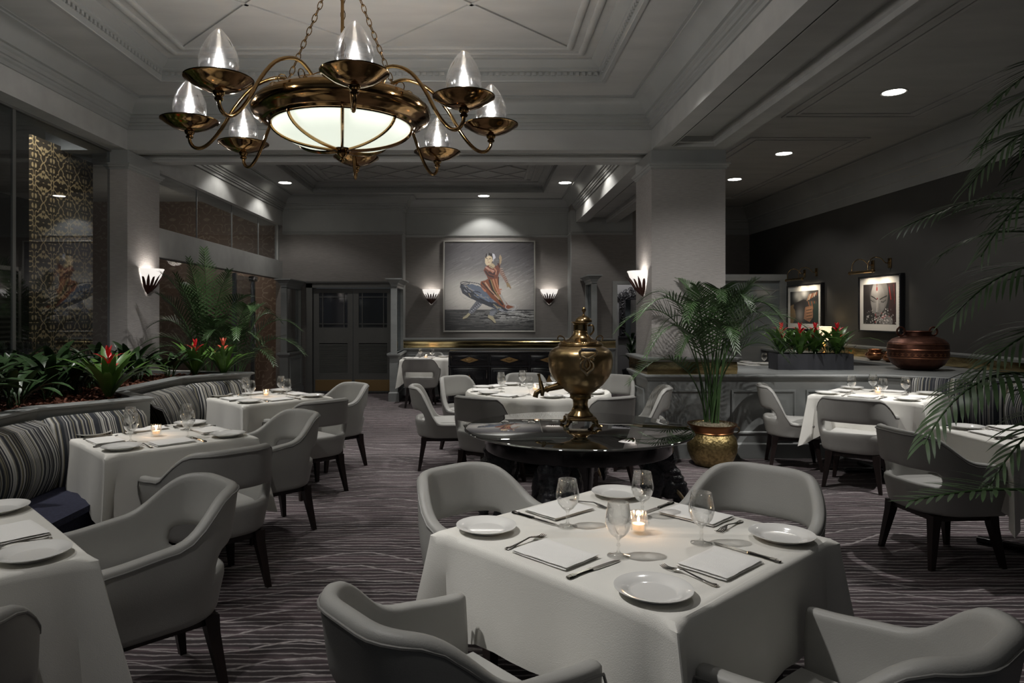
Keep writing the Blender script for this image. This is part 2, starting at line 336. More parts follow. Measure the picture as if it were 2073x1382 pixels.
for ci, (x0, x1, y0, y1) in enumerate(COF):
    m = MB().sweep(rect(x0, x1, y0, y1), [(.004, 3.866), (.0, 3.858), (-.035, 3.858), (-.04, 3.869)], True)
    m.sweep(rect(x0, x1, y0, y1), CPROF, True)
    trim(m, TRIM, 'stepped moulding of the ceiling coffer')
    d = MB()                                      # dentils, too small to pick apart
    per = [((x0, y0), (x1, y0), (0, 1)), ((x1, y0), (x1, y1), (-1, 0)), ((x1, y1), (x0, y1), (0, -1)), ((x0, y1), (x0, y0), (1, 0))]
    for a, c, nrm in per:
        a = Vector(a); c = Vector(c); n = int((c-a).length/0.06)
        for k in range(1, n):
            p = a.lerp(c, k/n); q = p+Vector(nrm)*0.022
            hx = 0.017 if nrm[0] == 0 else 0.011; hy = 0.011 if nrm[0] == 0 else 0.017
            q = p+Vector(nrm)*0.012
            d.box(q.x-hx, q.x+hx, q.y-hy, q.y+hy, 3.915, 3.945)
    o = d.build('dentil_moulding', TRIM, smooth=0); o['kind'] = 'structure'
    rib = [(-.03, 4.05), (-.03, 4.035), (-.012, 4.025), (.012, 4.025), (.03, 4.035), (.03, 4.05)]
    m = MB()
    for off in (0.24, 0.37): m.sweep(rect(x0+off, x1-off, y0+off, y1-off), rib, True)
    trim(m, PAINT)
    ix0, ix1, iy0, iy1 = x0+.37, x1-.37, y0+.37, y1-.37; m = MB()
    rb = [(-.016, 4.05), (-.016, 4.036), (.016, 4.036), (.016, 4.05)]
    hw = (ix1-ix0)/2 if ci == 0 else (ix1-ix0)/5
    def clip(a, b):
        pts = []
        (xa, ya), (xb, yb) = a, b; t0, t1 = 0., 1.
        for p, q in ((-(xb-xa), xa-ix0), (xb-xa, ix1-xa), (-(yb-ya), ya-iy0), (yb-ya, iy1-ya)):
            if abs(p) < 1e-9: continue
            r = q/p
            if p < 0: t0 = max(t0, r)
            else: t1 = min(t1, r)
        return None if t0 >= t1-1e-3 else ((xa+(xb-xa)*t0, ya+(yb-ya)*t0), (xa+(xb-xa)*t1, ya+(yb-ya)*t1))
    for k in range(-6, 12):
        for sg in (1, -1):
            xx = ix1-k*hw
            c_ = clip((xx, iy1), (xx-sg*6, iy1-6))
            if c_: m.sweep(c_, rb)
    trim(m, PAINT, 'crossing diagonal ribs of the coffered ceiling')
# beams
REC = [(0, 3.36), (0.0, 3.47)]
def beam(x0, x1, y0, y1, z0, z1, inset=0.17, mt=PAINT):
    """a beam with a recessed soffit panel"""
    m = MB(); a, b, c, d = x0+inset, x1-inset, y0+inset, y1-inset
    m.box(x0, x1, y0, c, z0, z1).box(x0, x1, d, y1, z0, z1).box(x0, a, c, d, z0, z1).box(b, x1, c, d, z0, z1).box(a, b, c, d, z0+.1, z1)
    m.sweep(rect(a, b, c, d), [(0, z0-.008), (.012, z0-.008), (.02, z0+.01), (.02, z0+.03), (.035, z0+.04), (.035, z0+.1)], True)
    return trim(m, mt, 'deep ceiling beam with a recessed soffit panel')
beam(XL-.9, 2.70, YB0, YB1, ZS, ZC)                    # across the room on the two columns
beam(XR, 2.70, -3, YB0, ZS, ZC)                        # towards the camera
beam(XR, 2.70, YB1, 14.0, ZS, ZC, 0.2)
trim(MB().box(-4.3, XL, -3, YB0, ZS, ZC).box(-4.3, XL, YB1, YBK, 3.30, ZC), PAINT, 'fascia above the glass partition')
CR = [(0, 3.58), (.018, 3.58), (.018, 3.615), (.04, 3.625), (.04, 3.645), (.055, 3.65), (.055, 3.685), (.075, 3.695), (.075, 3.72), (.10, 3.725), (.115, 3.76), (.15, 3.81), (.21, 3.845), (.25, 3.85), (.25, 3.865), (.28, 3.865), (.28, 3.875)]
trim(MB().sweep([(XL, -3), (XL, YB0), (XR, YB0), (XR, -3)], CR, False, -1), TRIM, 'stepped crown moulding of the main bay')
trim(MB().sweep([(XR, YB1), (XR, YCT), (1.80, YCT), (-1.52, YCT), (-1.52, YBK), (XL, YBK), (XL, YB1)], CR, False, 1), TRIM, 'stepped crown moulding of the back bay')
trim(MB().sweep([(XL, YB1), (XR, YB1)], CR, False, 1), TRIM)
CRA = [(0, 3.28), (.02, 3.28), (.02, 3.40), (.035, 3.41), (.035, 3.55), (.06, 3.565), (.06, 3.60), (.09, 3.61), (.12, 3.68), (.17, 3.77), (.21, 3.83), (.235, 3.835), (.235, 3.86), (.26, 3.87)]
trim(MB().sweep([(XW, -3), (XW, YAR), (2.70, YAR)], CRA, False, 1), TRIM, 'deep crown moulding above the charcoal wall')
trim(MB().sweep([(2.70, -3), (2.70, 14.0)], [(0, 3.6), (.02, 3.6), (.02, 3.7), (.06, 3.72), (.06, 3.76), (.14, 3.84), (.16, 3.875)], False, -1), TRIM)
m = MB(); rb = [(-.02, 3.872), (-.02, 3.86), (-.006, 3.852), (.006, 3.852), (.02, 3.86), (.02, 3.872)]
for ya, yb in ((2.0, 8.0), (8.95, 13.6)):
    for q in (0, .12): m.sweep(rect(3.56+q, 5.1-q, ya+q, yb-q), rb, True)
trim(m, PAINT, 'panel mouldings on the side aisle ceiling')
# columns
for nm, (x0, x1), lab in (('column', (-4.09, XL), 'left square column in woven grey wallpaper'), ('column', (XR, 2.70), 'right square column in woven grey wallpaper')):
    c = struct(MB().box(x0, x1, YB0, YB1, 0, 3.18).build(nm, WALLP, smooth=0), lab)
    m = MB().box(x0-.004, x1+.004, YB0-.004, YB1+.004, 3.18, ZS)
    m.sweep(rect(x0, x1, YB0, YB1), [(0, 3.15), (.012, 3.15), (.012, 3.165), (.03, 3.175), (.03, 3.19), (.045, 3.20), (.045, 3.215), (0, 3.22)], True, -1)
    trim(m, TRIM, 'painted capital band of the column')
# back walls
ZO = 2.15
m = MB()
m.box(-4.0, -3.33, YBK, YBK+.5, 0, ZC).box(-1.67, -1.52, YBK, YBK+.5, 0, ZC).box(-3.33, -1.67, YBK, YBK+.5, ZO, ZC)
struct(m.build('wall_back', WALLB, smooth=0), 'taupe wall around the double doors')
struct(MB().box(-1.6, 1.84, YCT, YCT+.1, 0, ZC).build('wall_alcove', WALLB, smooth=0), 'taupe wall behind the dancer painting')
struct(MB().box(1.80, 2.66, YBK, YBK+.6, 0, ZC).box(2.66, 3.9, YBK, YBK+.2, ZO, ZC).box(3.75, 3.9, YBK, YBK+1.4, 0, ZC).build('wall_rear', WALLB, smooth=0), 'taupe wall beside the mirror doorway')
struct(MB().box(2.0, 3.9, 15.2, 15.3, 0, ZC).build('wall_passage', mat('passage wall', (0.30, 0.30, 0.31), 0.7), smooth=0))
struct(MB().box(3.9, XW+.1, YAR, YAR+.1, 0, ZC).build('wall_aisle', WALLB, smooth=0))
struct(MB().box(XW, XW+.12, -3, YAR, 0, ZC).build('wall_right', WALLD, smooth=0), 'charcoal wall with two framed photographs')
# picture rails
RAIL = [(0, 3.12), (.012, 3.125), (.012, 3.14), (.028, 3.15), (.028, 3.165), (0, 3.175)]
UPPER = TRIM
trim(MB().sweep([(1.80, YCT), (-1.52, YCT), (-1.52, YBK), (XL, YBK)], RAIL, False, 1).sweep([(3.0, YBK), (1.80, YBK), (1.80, YCT)], RAIL, False, 1), TRIM, 'picture rail on the back walls')
m = MB().box(-1.52, 1.80, YCT-.006, YCT, 3.175, 3.6).box(XL, -1.525, YBK-.006, YBK, 3.175, 3.6).box(1.80, 3.0, YBK-.006, YBK, 3.175, 3.6)
m.box(1.785, 1.80, YBK-.01, YCT, 0.9, 3.6).box(-1.525, -1.505, YBK-.012, YCT, 0.9, 3.6).box(2.61, 2.70, YBK-.02, YBK, 0, ZO+.06).box(2.7, 3.7, YBK-.02, YBK, ZO, ZO+.06)
trim(m, TRIM, 'painted frieze and corner boards of the back wall')
# wainscot with brass band
YW = 13.28
m = MB().box(-1.50, 2.62, YW, YCT, 0, 0.90)
for k in range(6):
    xa = -1.4+k*.66
    m.sweep([(xa, .2), (xa+.56, .2), (xa+.56, .78), (xa, .78)], [(0, 0), (.01, .012), (.03, .012), (.045, 0)], True, 1, Matrix.Translation((0, YW, 0)) @ Matrix.Rotation(PI/2, 4, 'X'))
m.box(-1.50, 2.62, YW-.02, YW, 0, .14)
trim(m, WAINS, 'panelled wainscot below the painting')
struct(MB().sweep([(2.64, YW), (-1.52, YW)], [(0, .905), (.02, .905), (.028, .93), (.02, .975), (.028, 1.02), (.02, 1.04), (0, 1.04)], False, 1).build('trim_brass', BAND), 'brass band along the back wainscot')
RT = [(-.2, 1.085), (.05, 1.085), (.05, 1.068), (.035, 1.06), (.025, 1.045), (0, 1.04), (-.2, 1.04)]
RB = [(-.1, .905), (.03, .905), (.04, .895), (.04, .88), (.02, .865), (.01, .84), (0, .84), (-.1, .84)]
trim(MB().sweep([(2.64, YW), (-1.52, YW)], [(-.6, 1.085)]+RT[1:-1]+[(-.6, 1.04)], False, 1).sweep([(2.64, YW), (-1.52, YW)], RB, False, 1).box(-1.50, 2.62, YW+.005, YCT, .9, 1.05), WAINS, 'chair rail above the brass band')
# column wainscot + half wall on the right
def wain(path, label, side=-1, panels=()):
    m = MB().sweep(path, [(-.02, 0), (.06, 0), (.06, .15), (.05, .165), (.04, .17), (.04, .84), (-.02, .84)], False, side)
    m.sweep(path, [(o+.04, z) for o, z in RB], False, side)
    for i, ts in panels:
        a = Vector(path[i]); b = Vector(path[i+1]); d = (b-a).normalized(); n = Vector((-d.y, d.x))*side; Lg = (b-a).length
        for t0, t1 in ts:
            o = a+n*.04; M = Matrix(((d.x, 0, n.x, o.x), (d.y, 0, n.y, o.y), (0, 1, 0, 0), (0, 0, 0, 1)))
            M = M if True else M
            q = [(t0, .26), (t1, .26), (t1, .74), (t0, .74)]
            m.sweep(q, [(0, 0), (.004, .016), (.02, .02), (.034, .006), (.05, .004), (.09, .014), (.12, .014)], True, 1, M)
            m.sweep(q, [(.118, .014), (.118, .0)], True, 1, M)
            m.add([(t0+.118, .378, .0142), (t1-.118, .378, .0142), (t1-.118, .622, .0142), (t0+.118, .622, .0142)], [(0, 1, 2, 3)], M)
    return trim(m, WAINS, label)
YH = 7.43
wain([(XR-.03, YB1+.03), (XR-.03, YH), (4.41, YH), (5.6, 6.5), (5.85, 6.3)], 'panelled half wall of the right booth', -1, ((0, [(.1, .75)]), (1, [(.12, .75), (.86, 1.56), (1.67, 2.37)])))
BX = XR-.03
struct(MB().sweep([(BX, YB1+.03), (BX, YH), (2.74, YH), (2.74, YB1+.03)], [(0, .905), (.045, .905), (.05, .97), (.045, 1.04), (0, 1.04)], False, -1).build('trim_brass', BAND), 'brass band around the right column')
trim(MB().sweep([(BX, YB1+.03), (BX, YH), (2.74, YH), (2.74, YB1+.03)], [(-.05, 1.085), (.09, 1.085), (.09, 1.07), (.075, 1.06), (.06, 1.045), (.04, 1.04), (-.05, 1.04)], False, -1), WAINS, 'chair rail around the right column')
m = MB().prism([(2.70, YH-.06), (4.42, YH-.06), (5.64, 6.42), (XW, 6.25), (XW, 8.3), (5.35, 8.6), (2.70, 8.6)], .88, .91)
m.prism([(5.35, 8.5), (XW, 8.2), (XW, 13.0), (5.35, 13.0)], .88, .91)
m.box(2.70, 5.4, 8.35, 8.5, 0, .88).box(5.45, XW, 8.3, 13, 0, .88)
trim(m, WAINS, 'wide painted ledge of the half wall')
struct(MB().box(XW-.03, XW, 6.2, 13, .915, 1.03).build('trim_brass', BAND), 'brass band on the charcoal wall')
trim(MB().sweep([(XW, -2), (XW, 13)], [(0, 1.03), (.05, 1.035), (.06, 1.06), (.07, 1.065), (.07, 1.085), (0, 1.085)], False, 1), TRIM, 'chair rail on the charcoal wall')
# etched glass partition behind the right booth
YP = 13.0
m = MB().box(3.2, XW, YP, YP+.1, 2.2, 2.32).box(3.2, 3.3, YP, YP+.1, 0, 2.2).box(5.72, 5.85, YP, YP+.1, 0, 2.2).box(3.2, XW, YP, YP+.1, 0, .95).box(4.5, 4.58, YP, YP+.1, .95, 2.2)
p = struct(m.build('window_1', WAINS, smooth=0), 'etched glass partition behind the right booth')
FROST = mat('frosted glass pane', (0.17, 0.19, 0.195), 0.15)
for xa, xb in ((3.3, 4.5), (4.58, 5.72)):
    MB().box(xa, xb, YP+.04, YP+.06, .95, 2.2).build('pane', FROST, p, 0)
    m = MB(); xm = (xa+xb)/2
    for a, b in (((xa, 2.02), (xb, 2.02)), ((xm, 2.2), (xm, .95)), ((xa+.05, 2.02), (xm, 1.6)), ((xb-.05, 2.02), (xm, 1.6)), ((xa+.05, 1.2), (xm, 1.6)), ((xb-.05, 1.2), (xm, 1.6))):
        m.tube([(a[0], YP+.036, a[1]), (b[0], YP+.036, b[1])], .006, 4)
    m.build('etched_line', TRIM, p)
# ---- left glass partition
gl = struct(MB().box(-4.09, -4.03, -2.9, 7.5, 0, .86).box(-4.085, -4.045, -2.9, 7.5, 3.34, 3.36).box(-4.075, -4.055, 5.93, 5.97, .86, 3.34).build('window_2', DOORM, smooth=0), 'frameless glass partition of the main bay')
for a, b in ((-2.9, 2.6), (2.6, 5.94), (5.96, 7.5)): MB().box(-4.07, -4.06, a+.005, b-.005, .86, 3.34).build('pane', PANE, gl, 0)
g3 = struct(MB().box(-4.02, XL, YB1, YBK, 2.25, 2.60).box(-3.99, -3.93, YBK-.1, YBK, 2.25, 3.3).build('window_3', PAINT, smooth=0), 'glazed clerestory above a plain transom band')
ya = YB1
for yb in (9.55, 10.9, 12.2, YBK-.1):
    MB().box(-3.965, -3.955, ya+.005, yb-.005, 2.6, 3.3).build('pane', PANE, g3, 0)
    if yb < 13: MB().box(-3.968, -3.952, yb-.006, yb+.006, 2.6, 3.3).build('glazing_bar', TRIM, g3, 0)
    ya = yb
for ya, yb in ((YB1, 9.6), (9.6, 10.9)): MB().box(-3.965, -3.955, ya+.005, yb-.005, .05, 2.25).build('pane', PANE, g3, 0)
dl = struct(MB().box(-3.99, -3.93, 11.0, 11.06, .02, 2.23).box(-3.99, -3.93, 11.9, 11.96, .02, 2.23).box(-3.99, -3.93, 11.06, 11.9, .02, .12).build('door_3', STEEL, smooth=0), 'glass door in the left partition')
MB().box(-3.965, -3.955, 11.06, 11.9, .12, 2.2).build('pane', PANE, dl, 0)
MB().rbox(-4.0, -3.9, 11.82, 12.0, 2.13, 2.22, .01).build('door_fitting', STEEL, dl)
MB().tube([(-3.9, 11.8, .9), (-3.88, 11.8, 1.0), (-3.88, 11.8, 1.3), (-3.9, 11.8, 1.4)], .012).build('door_handle', STEEL, dl)
struct(MB().box(-9.2, -4.0, 14.0, 14.1, 0, ZC).build('wall_mural', MURAL, smooth=0), 'faded ochre ornamental mural in the next room')
struct(MB().box(-9.2, -9.1, -3, 14, 0, ZC).build('wall_left', BLACKR, smooth=0))
point((-5.6, 12.6, 2.6), 19, .15, (1, .85, .7)); spot((-4.3, 6.6, 3.8), (-4.6, 7.6, 2.0), 130, 90, .9)  # both unseen, added to brighten the mural and the damask screen
sh = struct(MB().box(-6.9, -6.85, 8.9, 10.2, .7, .76).box(-6.9, -6.85, 8.9, 10.2, 2.2, 2.26).box(-6.9, -6.85, 8.9, 8.96, .7, 2.26).box(-6.9, -6.85, 10.14, 10.2, .7, 2.26).box(-6.9, -6.85, 9.5, 9.55, .7, 2.26).build('window_4', DOORM, smooth=0), 'dark shutter behind the glass partition')
m = MB()
for k in range(20): m.box(-.03, .03, 8.96, 10.14, -.004, .004, T(-6.87, 0, .8+k*.072, 0, 0, .6))
o = m.build('slats', mat('shutter slat', (.07, .068, .06), .5), sh, 0); o['kind'] = 'stuff'
cu = tag(MB().box(-4.62, -4.6, 7.0, 8.12, .95, 3.40).build('damask_screen', DAMASK, smooth=0), 'tall gold damask fabric screen hanging behind the left glass', 'screen')
ct = thing('bar_counter', 'dark counter behind the left glass holding rows of wine glasses', 'counter', (-4.6, 6.6, 0))
MB().box(-.4, .4, -2.2, .42, 1.06, 1.10).build('countertop', BLACKL, ct, 0); MB().box(-.36, .36, -2.1, .4, 0, 1.06).build('body', BLACKR, ct, 0)
# ---- doors
def door_leaf(name, x0, x1, label, flip):
    y = YBK+.06; ww = x1-x0; st = .105
    m = MB()
    m.box(x0, x0+st, y, y+.05, .02, 2.07).box(x1-st, x1, y, y+.05, .02, 2.07)
    for a, b in ((.02, .39), (.99, 1.30), (1.98, 2.07)): m.box(x0+st, x1-st, y, y+.05, a, b)
    d = struct(m.build(name, DOORM, smooth=0), label)
    p = MB().box(x0+st, x1-st, y+.02, y+.03, 1.30, 1.98).build('pane', mat('bevelled dark glass', (.03, .032, .038), .06, spec=.9), d, 0)
    m = MB()
    for xx in (x0+st+.07, x1-st-.07): m.box(xx-.008, xx+.008, y+.005, y+.02, 1.30, 1.98)
    for zz in (1.37, 1.90): m.box(x0+st, x1-st, y+.005, y+.02, zz-.008, zz+.008)
    m.build('glazing_bar', DOORM, d, 0)
    m = MB()
    for k in range(22): m.box(x0+st, x1-st, -.013, .013, -.0025, .0025, T(0, y+.012, .405+k*.0265, 0, .75))
    o = m.build('louvre', DOORM, d, 0); o['kind'] = 'stuff'
    MB().box(x0+st, x1-st, y+.04, y+.05, .39, .99).build('backing', BLACKR, d, 0)
    MB().rbox(x0+.03, x1-.02, y-.006, y, .05, .27, .002, 1).build('kick_plate', KICK, d)
door_leaf('door_1', -3.27, -2.50, 'left leaf of the dark grey double doors', 0); door_leaf('door_2', -2.49, -1.72, 'right leaf of the dark grey double doors', 1)
trim(MB().box(-3.40, -3.28, YBK-.03, YBK+.12, 0, 2.16).box(-1.71, -1.62, YBK-.03, YBK+.12, 0, 2.16).box(-3.40, -1.62, YBK-.03, YBK+.12, 2.08, 2.18).sweep([(-3.42, YBK-.03), (-1.6, YBK-.03)], [(0, 2.16), (.03, 2.17), (.04, 2.2), (0, 2.2)], False, -1), DOORM, 'door case of the double doors')
def wing(x0, x1, y0, y1, label, low=.86, top=2.2):
    m = MB().box(x0, x1, y0, y1, 0, low-.04).sweep(rect(x0, x1, y0, y1), [(0, low-.08), (.015, low-.06), (.03, low-.05), (.045, low-.03), (.045, low), (-.05, low)], True, -1).box(x0, x1, y0, y1, low-.04, low)
    m.sweep(rect(x0, x1, y0, y1), [(0, 0), (.02, 0), (.02, .15), (0, .17)], True, -1)
    for ya in (y0, y1-.05): m.box(x0+.02, x1-.02, ya, ya+.05, low, top-.15)
    m.box(x0+.02, x1-.02, y0, y1, top-.16, top-.02)
    m.sweep(rect(x0+.02, x1-.02, y0, y1), [(0, top-.12), (.015, top-.1), (.02, top-.08), (.05, top-.05), (.07, top-.03), (.09, top-.02), (.09, top), (-.05, top)], True, -1).box(x0, x1, y0, y1, top-.02, top)
    for xs, sg in ((x0, -1), (x1, 1)):
        M = Matrix(((0, 0, sg, xs), (1, 0, 0, 0), (0, 1, 0, 0), (0, 0, 0, 1)))
        m.sweep([(y0+.14, .22), (y1-.14, .22), (y1-.14, .74), (y0+.14, .74)], [(0, 0), (.006, .012), (.02, .012), (.03, 0)], True, 1, M)
    d = struct(m.build('wall_screen', WAINS), label)
    MB().box((x0+x1)/2-.005, (x0+x1)/2+.005, y0+.05, y1-.05, low, top-.16).build('pane', PANE, d, 0)
wing(-3.62, -3.47, 12.35, 13.38, 'left glazed screen wall beside the double doors')
wing(-1.61, -1.46, 12.2, 13.26, 'right glazed screen wall beside the double doors')
wing(2.03, 2.17, 12.5, 13.26, 'narrow corniced screen post right of the painting', .86, 2.28)
# ================================================================== CHAIRS
def chair_shell(arm):
    """one wrapped shell: arms (or low seat sides) sweeping up into the backrest, with the opening above the seat"""
    R = .20; xa = .275; yf = .27 if arm else .25; yb = -.26
    seg = [('l', (-xa, yf), (-xa, yb+R)), ('a', (-xa+R, yb+R), PI, 1.5*PI), ('l', (-xa+R, yb), (xa-R, yb)), ('a', (xa-R, yb+R), 1.5*PI, 2*PI), ('l', (xa, yb+R), (xa, yf))]
    pts = []
    for sg in seg:
        n = 7 if sg[0] == 'l' and abs(sg[1][0]) == xa else 8
        for k in range(n):
            t = k/n
            if sg[0] == 'l': pts.append((sg[1][0]+(sg[2][0]-sg[1][0])*t, sg[1][1]+(sg[2][1]-sg[1][1])*t))
            else:
                a = sg[2]+(sg[3]-sg[2])*t; pts.append((sg[1][0]+R*math.cos(a), sg[1][1]+R*math.sin(a)))
    pts.append((xa, yf)); n = len(pts)
    L = [0]
    for i in range(1, n): L.append(L[-1]+math.hypot(pts[i][0]-pts[i-1][0], pts[i][1]-pts[i-1][1]))
    mid = L[-1]/2; cols = []
    def sm(t): t = max(0, min(1, t)); return t*t*(3-2*t)
    for i, (x, y) in enumerate(pts):
        s = abs(L[i]-mid); b = 1-sm((s-.235)/(.20 if arm else .17))      # 1 on the back, 0 on the arms
        b2 = 1-sm((s-.10)/.40)
        lo = (.640+.03*sm(1-(s-.40)/.3)) if arm else .475
        top = lo+(.835-lo)*b - .025*(1-b2)*b
        cols.append((x, y, s, b, top))
    fr = [0, .10, .24, .37, .53, .66, .80, .93, 1.0]
    vs = []; nr = len(fr)
    for x, y, s, b, top in cols:
        for f_ in fr:
            z = .325+(top-.325)*f_
            q = 1 - .13*(1-sm((z-.30)/.26))          # drawn in at the base
            lean = .17*max(0, z-.47)*(1-sm((s-.12)/.34)*.85)
            flare = .06*max(0, z-.45)*(1 if x > 0 else -1)*(1-b)
            cx_ = 1-.28*b*max(0, (z-.6))*(1 if abs(x) > .12 else .5)
            vs.append((x*q*cx_+flare, y*q-lean, z))
    fs = []
    for i in range(n-1):
        sm_ = abs((L[i]+L[i+1])/2-mid)
        for t in range(nr-1):
            if t == 3 and sm_ < .255: continue
            fs.append((i*nr+t, (i+1)*nr+t, (i+1)*nr+t+1, i*nr+t+1))
    shell = MB().add(vs, fs)
    edge = [vs[i*nr+nr-1] for i in range(n)]
    return shell, vs, nr, n
def make_chair(arm, label, name):
    t = thing(name, label, 'chair')
    sh, vs, nr, n = chair_shell(arm)
    o = sh.build('shell', LEATHER, t, 0)
    baked(o, [('SOLIDIFY', dict(thickness=.052, offset=0.0)), ('SUBSURF', dict(levels=1, render_levels=1))])
    # piping runs below the top edge on the outside and down the front ends
    def outp(i, k, off):
        v = Vector(vs[i*nr+k]); a = Vector(vs[max(i-1, 0)*nr+k]); c = Vector(vs[min(i+1, n-1)*nr+k]); d = (c-a).normalized(); nn = Vector((d.y, -d.x, 0)).normalized()
        if nn.dot(Vector((v.x, v.y-.1, 0))) < 0: nn = -nn
        return v+nn*off
    if arm:
        line = [outp(0, k, .026) for k in (1, 3, 5, 6)]+[outp(0, 7, .025)+Vector((0, -.012, -.008))]
        line += [outp(i, 8, .024)+Vector((0, 0, -.026)) for i in range(1, n-1)]
        line += [outp(n-1, 7, .025)+Vector((0, -.012, -.008))]+[outp(n-1, k, .026) for k in (6, 5, 3, 1)]
    else: line = [outp(i, 8, .024)+Vector((0, 0, -.02)) for i in range(0, n)]
    MB().tube(line, .0045, 6).build('piping', PIPING, t)
    # seat cushion
    def seat(x, yb, yf, z0, z1, cr):
        ol = [(-x, yf), (-x, yb+cr)]+[(-x+cr-cr*math.cos(a), yb+cr-cr*math.sin(a)) for a in (PI/6, PI/3)]+[(-x+cr, yb), (x-cr, yb)]+[(x-cr+cr*math.sin(a), yb+cr-cr*math.cos(a)) for a in (PI/6, PI/3)]+[(x, yb+cr), (x, yf)]
        b = bmesh.new(); lo = [b.verts.new((p[0], p[1], z0)) for p in ol]; hi = [b.verts.new((p[0], p[1], z1)) for p in ol]
        b.faces.new(lo[::-1]); b.faces.new(hi)
        for i in range(len(ol)): b.faces.new((lo[i], lo[(i+1) % len(ol)], hi[(i+1) % len(ol)], hi[i]))
        bmesh.ops.bevel(b, geom=[e for e in b.edges if abs(e.verts[0].co.z-e.verts[1].co.z) < 1e-5], offset=.022, segments=3, affect='EDGES')
        return MB().bm(b)
    seat(.235, -.235, .265, .385, .475, .16).build('seat', SEATM, t, 50)
    seat(.225, -.225, .25, .325, .39, .16).build('seat_base', LEATHER, t, 50)
    m = MB()
    m.rbox(-.20, .20, .16, .20, .285, .33, .006).rbox(-.20, .20, -.20, -.16, .285, .33, .006).rbox(-.20, -.16, -.18, .18, .285, .33, .006).rbox(.16, .20, -.18, .18, .285, .33, .006)
    m.build('seat_frame', DWOOD, t)
    for sx, sy in ((-1, 1), (1, 1), (-1, -1), (1, -1)):
        l = MB(); a = (sx*.185, sy*.185); c = (sx*.225, sy*.235)
        vs_ = []
        for (x, y), z, r in (((a[0], a[1]), .325, .030), ((a[0]*1.03, a[1]*1.05), .25, .025), ((c[0], c[1]), 0.0, .014)):
            vs_ += [(x-r, y-r, z), (x+r, y-r, z), (x+r, y+r, z), (x-r, y+r, z)]
        l.add(vs_, [(0, 1, 2, 3), (11, 10, 9, 8)]+[(k*4+i, k*4+(i+1) % 4, k*4+4+(i+1) % 4, k*4+4+i) for k in (0, 1) for i in range(4)])
        l.build('leg', DWOOD, t)
    return t
def face(cx, cy, tx, ty): return math.atan2(ty-cy, tx-cx)-PI/2      # the chair's front is +Y
ARM = make_chair(True, 'x', 'armchair'); SIDE = make_chair(False, 'x', 'side_chair')
used = {}
def chair(src, x, y, rz, label, group=None):
    if src.name not in used:
        used[src.name] = 1; src.location = (x, y, 0); src.rotation_euler = (0, 0, rz); src['label'] = label; o = src
    else: o = dup(src, (x, y, 0), rz, label)
    o['group'] = group or 'grey leather dining chairs'; return o
D = math.radians
TM = (.54, 2.43); T1 = (-2.07, 4.41); T2 = (-2.04, 6.52); T0 = (-1.93, 2.22); TA = (3.92, 6.72); TB = (3.62, 4.42); TS = (-.97, 12.35); TR = (.60, 7.05); TBK = (4.75, 10.9)
G = 'grey leather armchairs round the square tables'
chair(ARM, .06, 3.02, face(.06, 3.02, .58, 2.42), 'grey leather armchair behind the front table, on its left, facing the camera', G)
chair(ARM, 1.17, 3.02, face(1.17, 3.02, .66, 2.45), 'grey leather armchair behind the front table, on its right, facing the camera', G)
chair(ARM, -.07, 1.86, face(-.07, 1.86, .50, 2.34), 'grey leather armchair nearest the camera, left of the front table, back turned', G)
chair(ARM, .96, 1.76, face(.96, 1.76, .50, 2.36), 'grey leather armchair in the bottom right corner, in front of the front table', G)
chair(ARM, -1.37, 2.80, face(-1.37, 2.80, -1.98, 2.20), 'grey leather armchair at the right of the nearest left table, seen from its side', G)
chair(ARM, -1.50, 1.74, face(-1.50, 1.74, -1.98, 2.24), 'grey leather armchair cut off at the bottom left corner', G)
chair(ARM, -1.53, 3.90, face(-1.53, 3.90, -2.05, 4.42), 'grey leather armchair with its back to us at the middle left table', G)
chair(ARM, -1.52, 4.93, face(-1.52, 4.93, -2.07, 4.40), 'grey leather armchair on the aisle side of the middle left table', G)
chair(ARM, -1.50, 6.02, face(-1.50, 6.02, -2.04, 6.55), 'grey leather armchair with its back to us at the far left table', G)
chair(ARM, -1.50, 7.03, face(-1.50, 7.03, -2.04, 6.50), 'grey leather armchair beyond the far left table, nearest the double doors', G)
chair(ARM, 3.42, 6.20, face(3.42, 6.20, 3.85, 6.75), 'grey leather armchair with an open slot in its back at the right booth table', G)
chair(SIDE, 3.22, 7.02, face(3.22, 7.02, 3.92, 6.80), 'armless grey leather chair against the panelled half wall, seen from its side', G)
chair(ARM, 2.95, 4.38, face(2.95, 4.38, 3.7, 4.45), 'grey leather armchair at the nearest right table, behind the low palm frond', G)
chair(ARM, -1.0, 11.58, D(-3), 'grey leather armchair with its back to us at the small table by the doors', G)
chair(ARM, -.96, 12.98, D(180), 'grey leather armchair behind the small table by the doors', G)
G2 = 'armless chairs round the round table'
for x, y, lab in ((-.38, 7.02, 'armless grey leather chair at the left of the round table, seen from its side'), (.10, 6.27, 'armless grey leather chair with its back to us, front left of the round table'),
                  (-.12, 7.85, 'armless grey leather chair at the far left of the round table'), (.56, 8.15, 'armless grey leather chair at the far side of the round table, before the black sideboard'),
                  (1.48, 7.98, 'armless grey leather chair far right of the round table, behind the brass samovar'), (1.08, 6.27, 'armless grey leather chair front right of the round table, half hidden by the samovar'),
                  (1.60, 6.95, 'armless grey leather chair at the right of the round table, beside the column')):
    chair(SIDE, x, y, face(x, y, .60, 7.08), lab, G2)
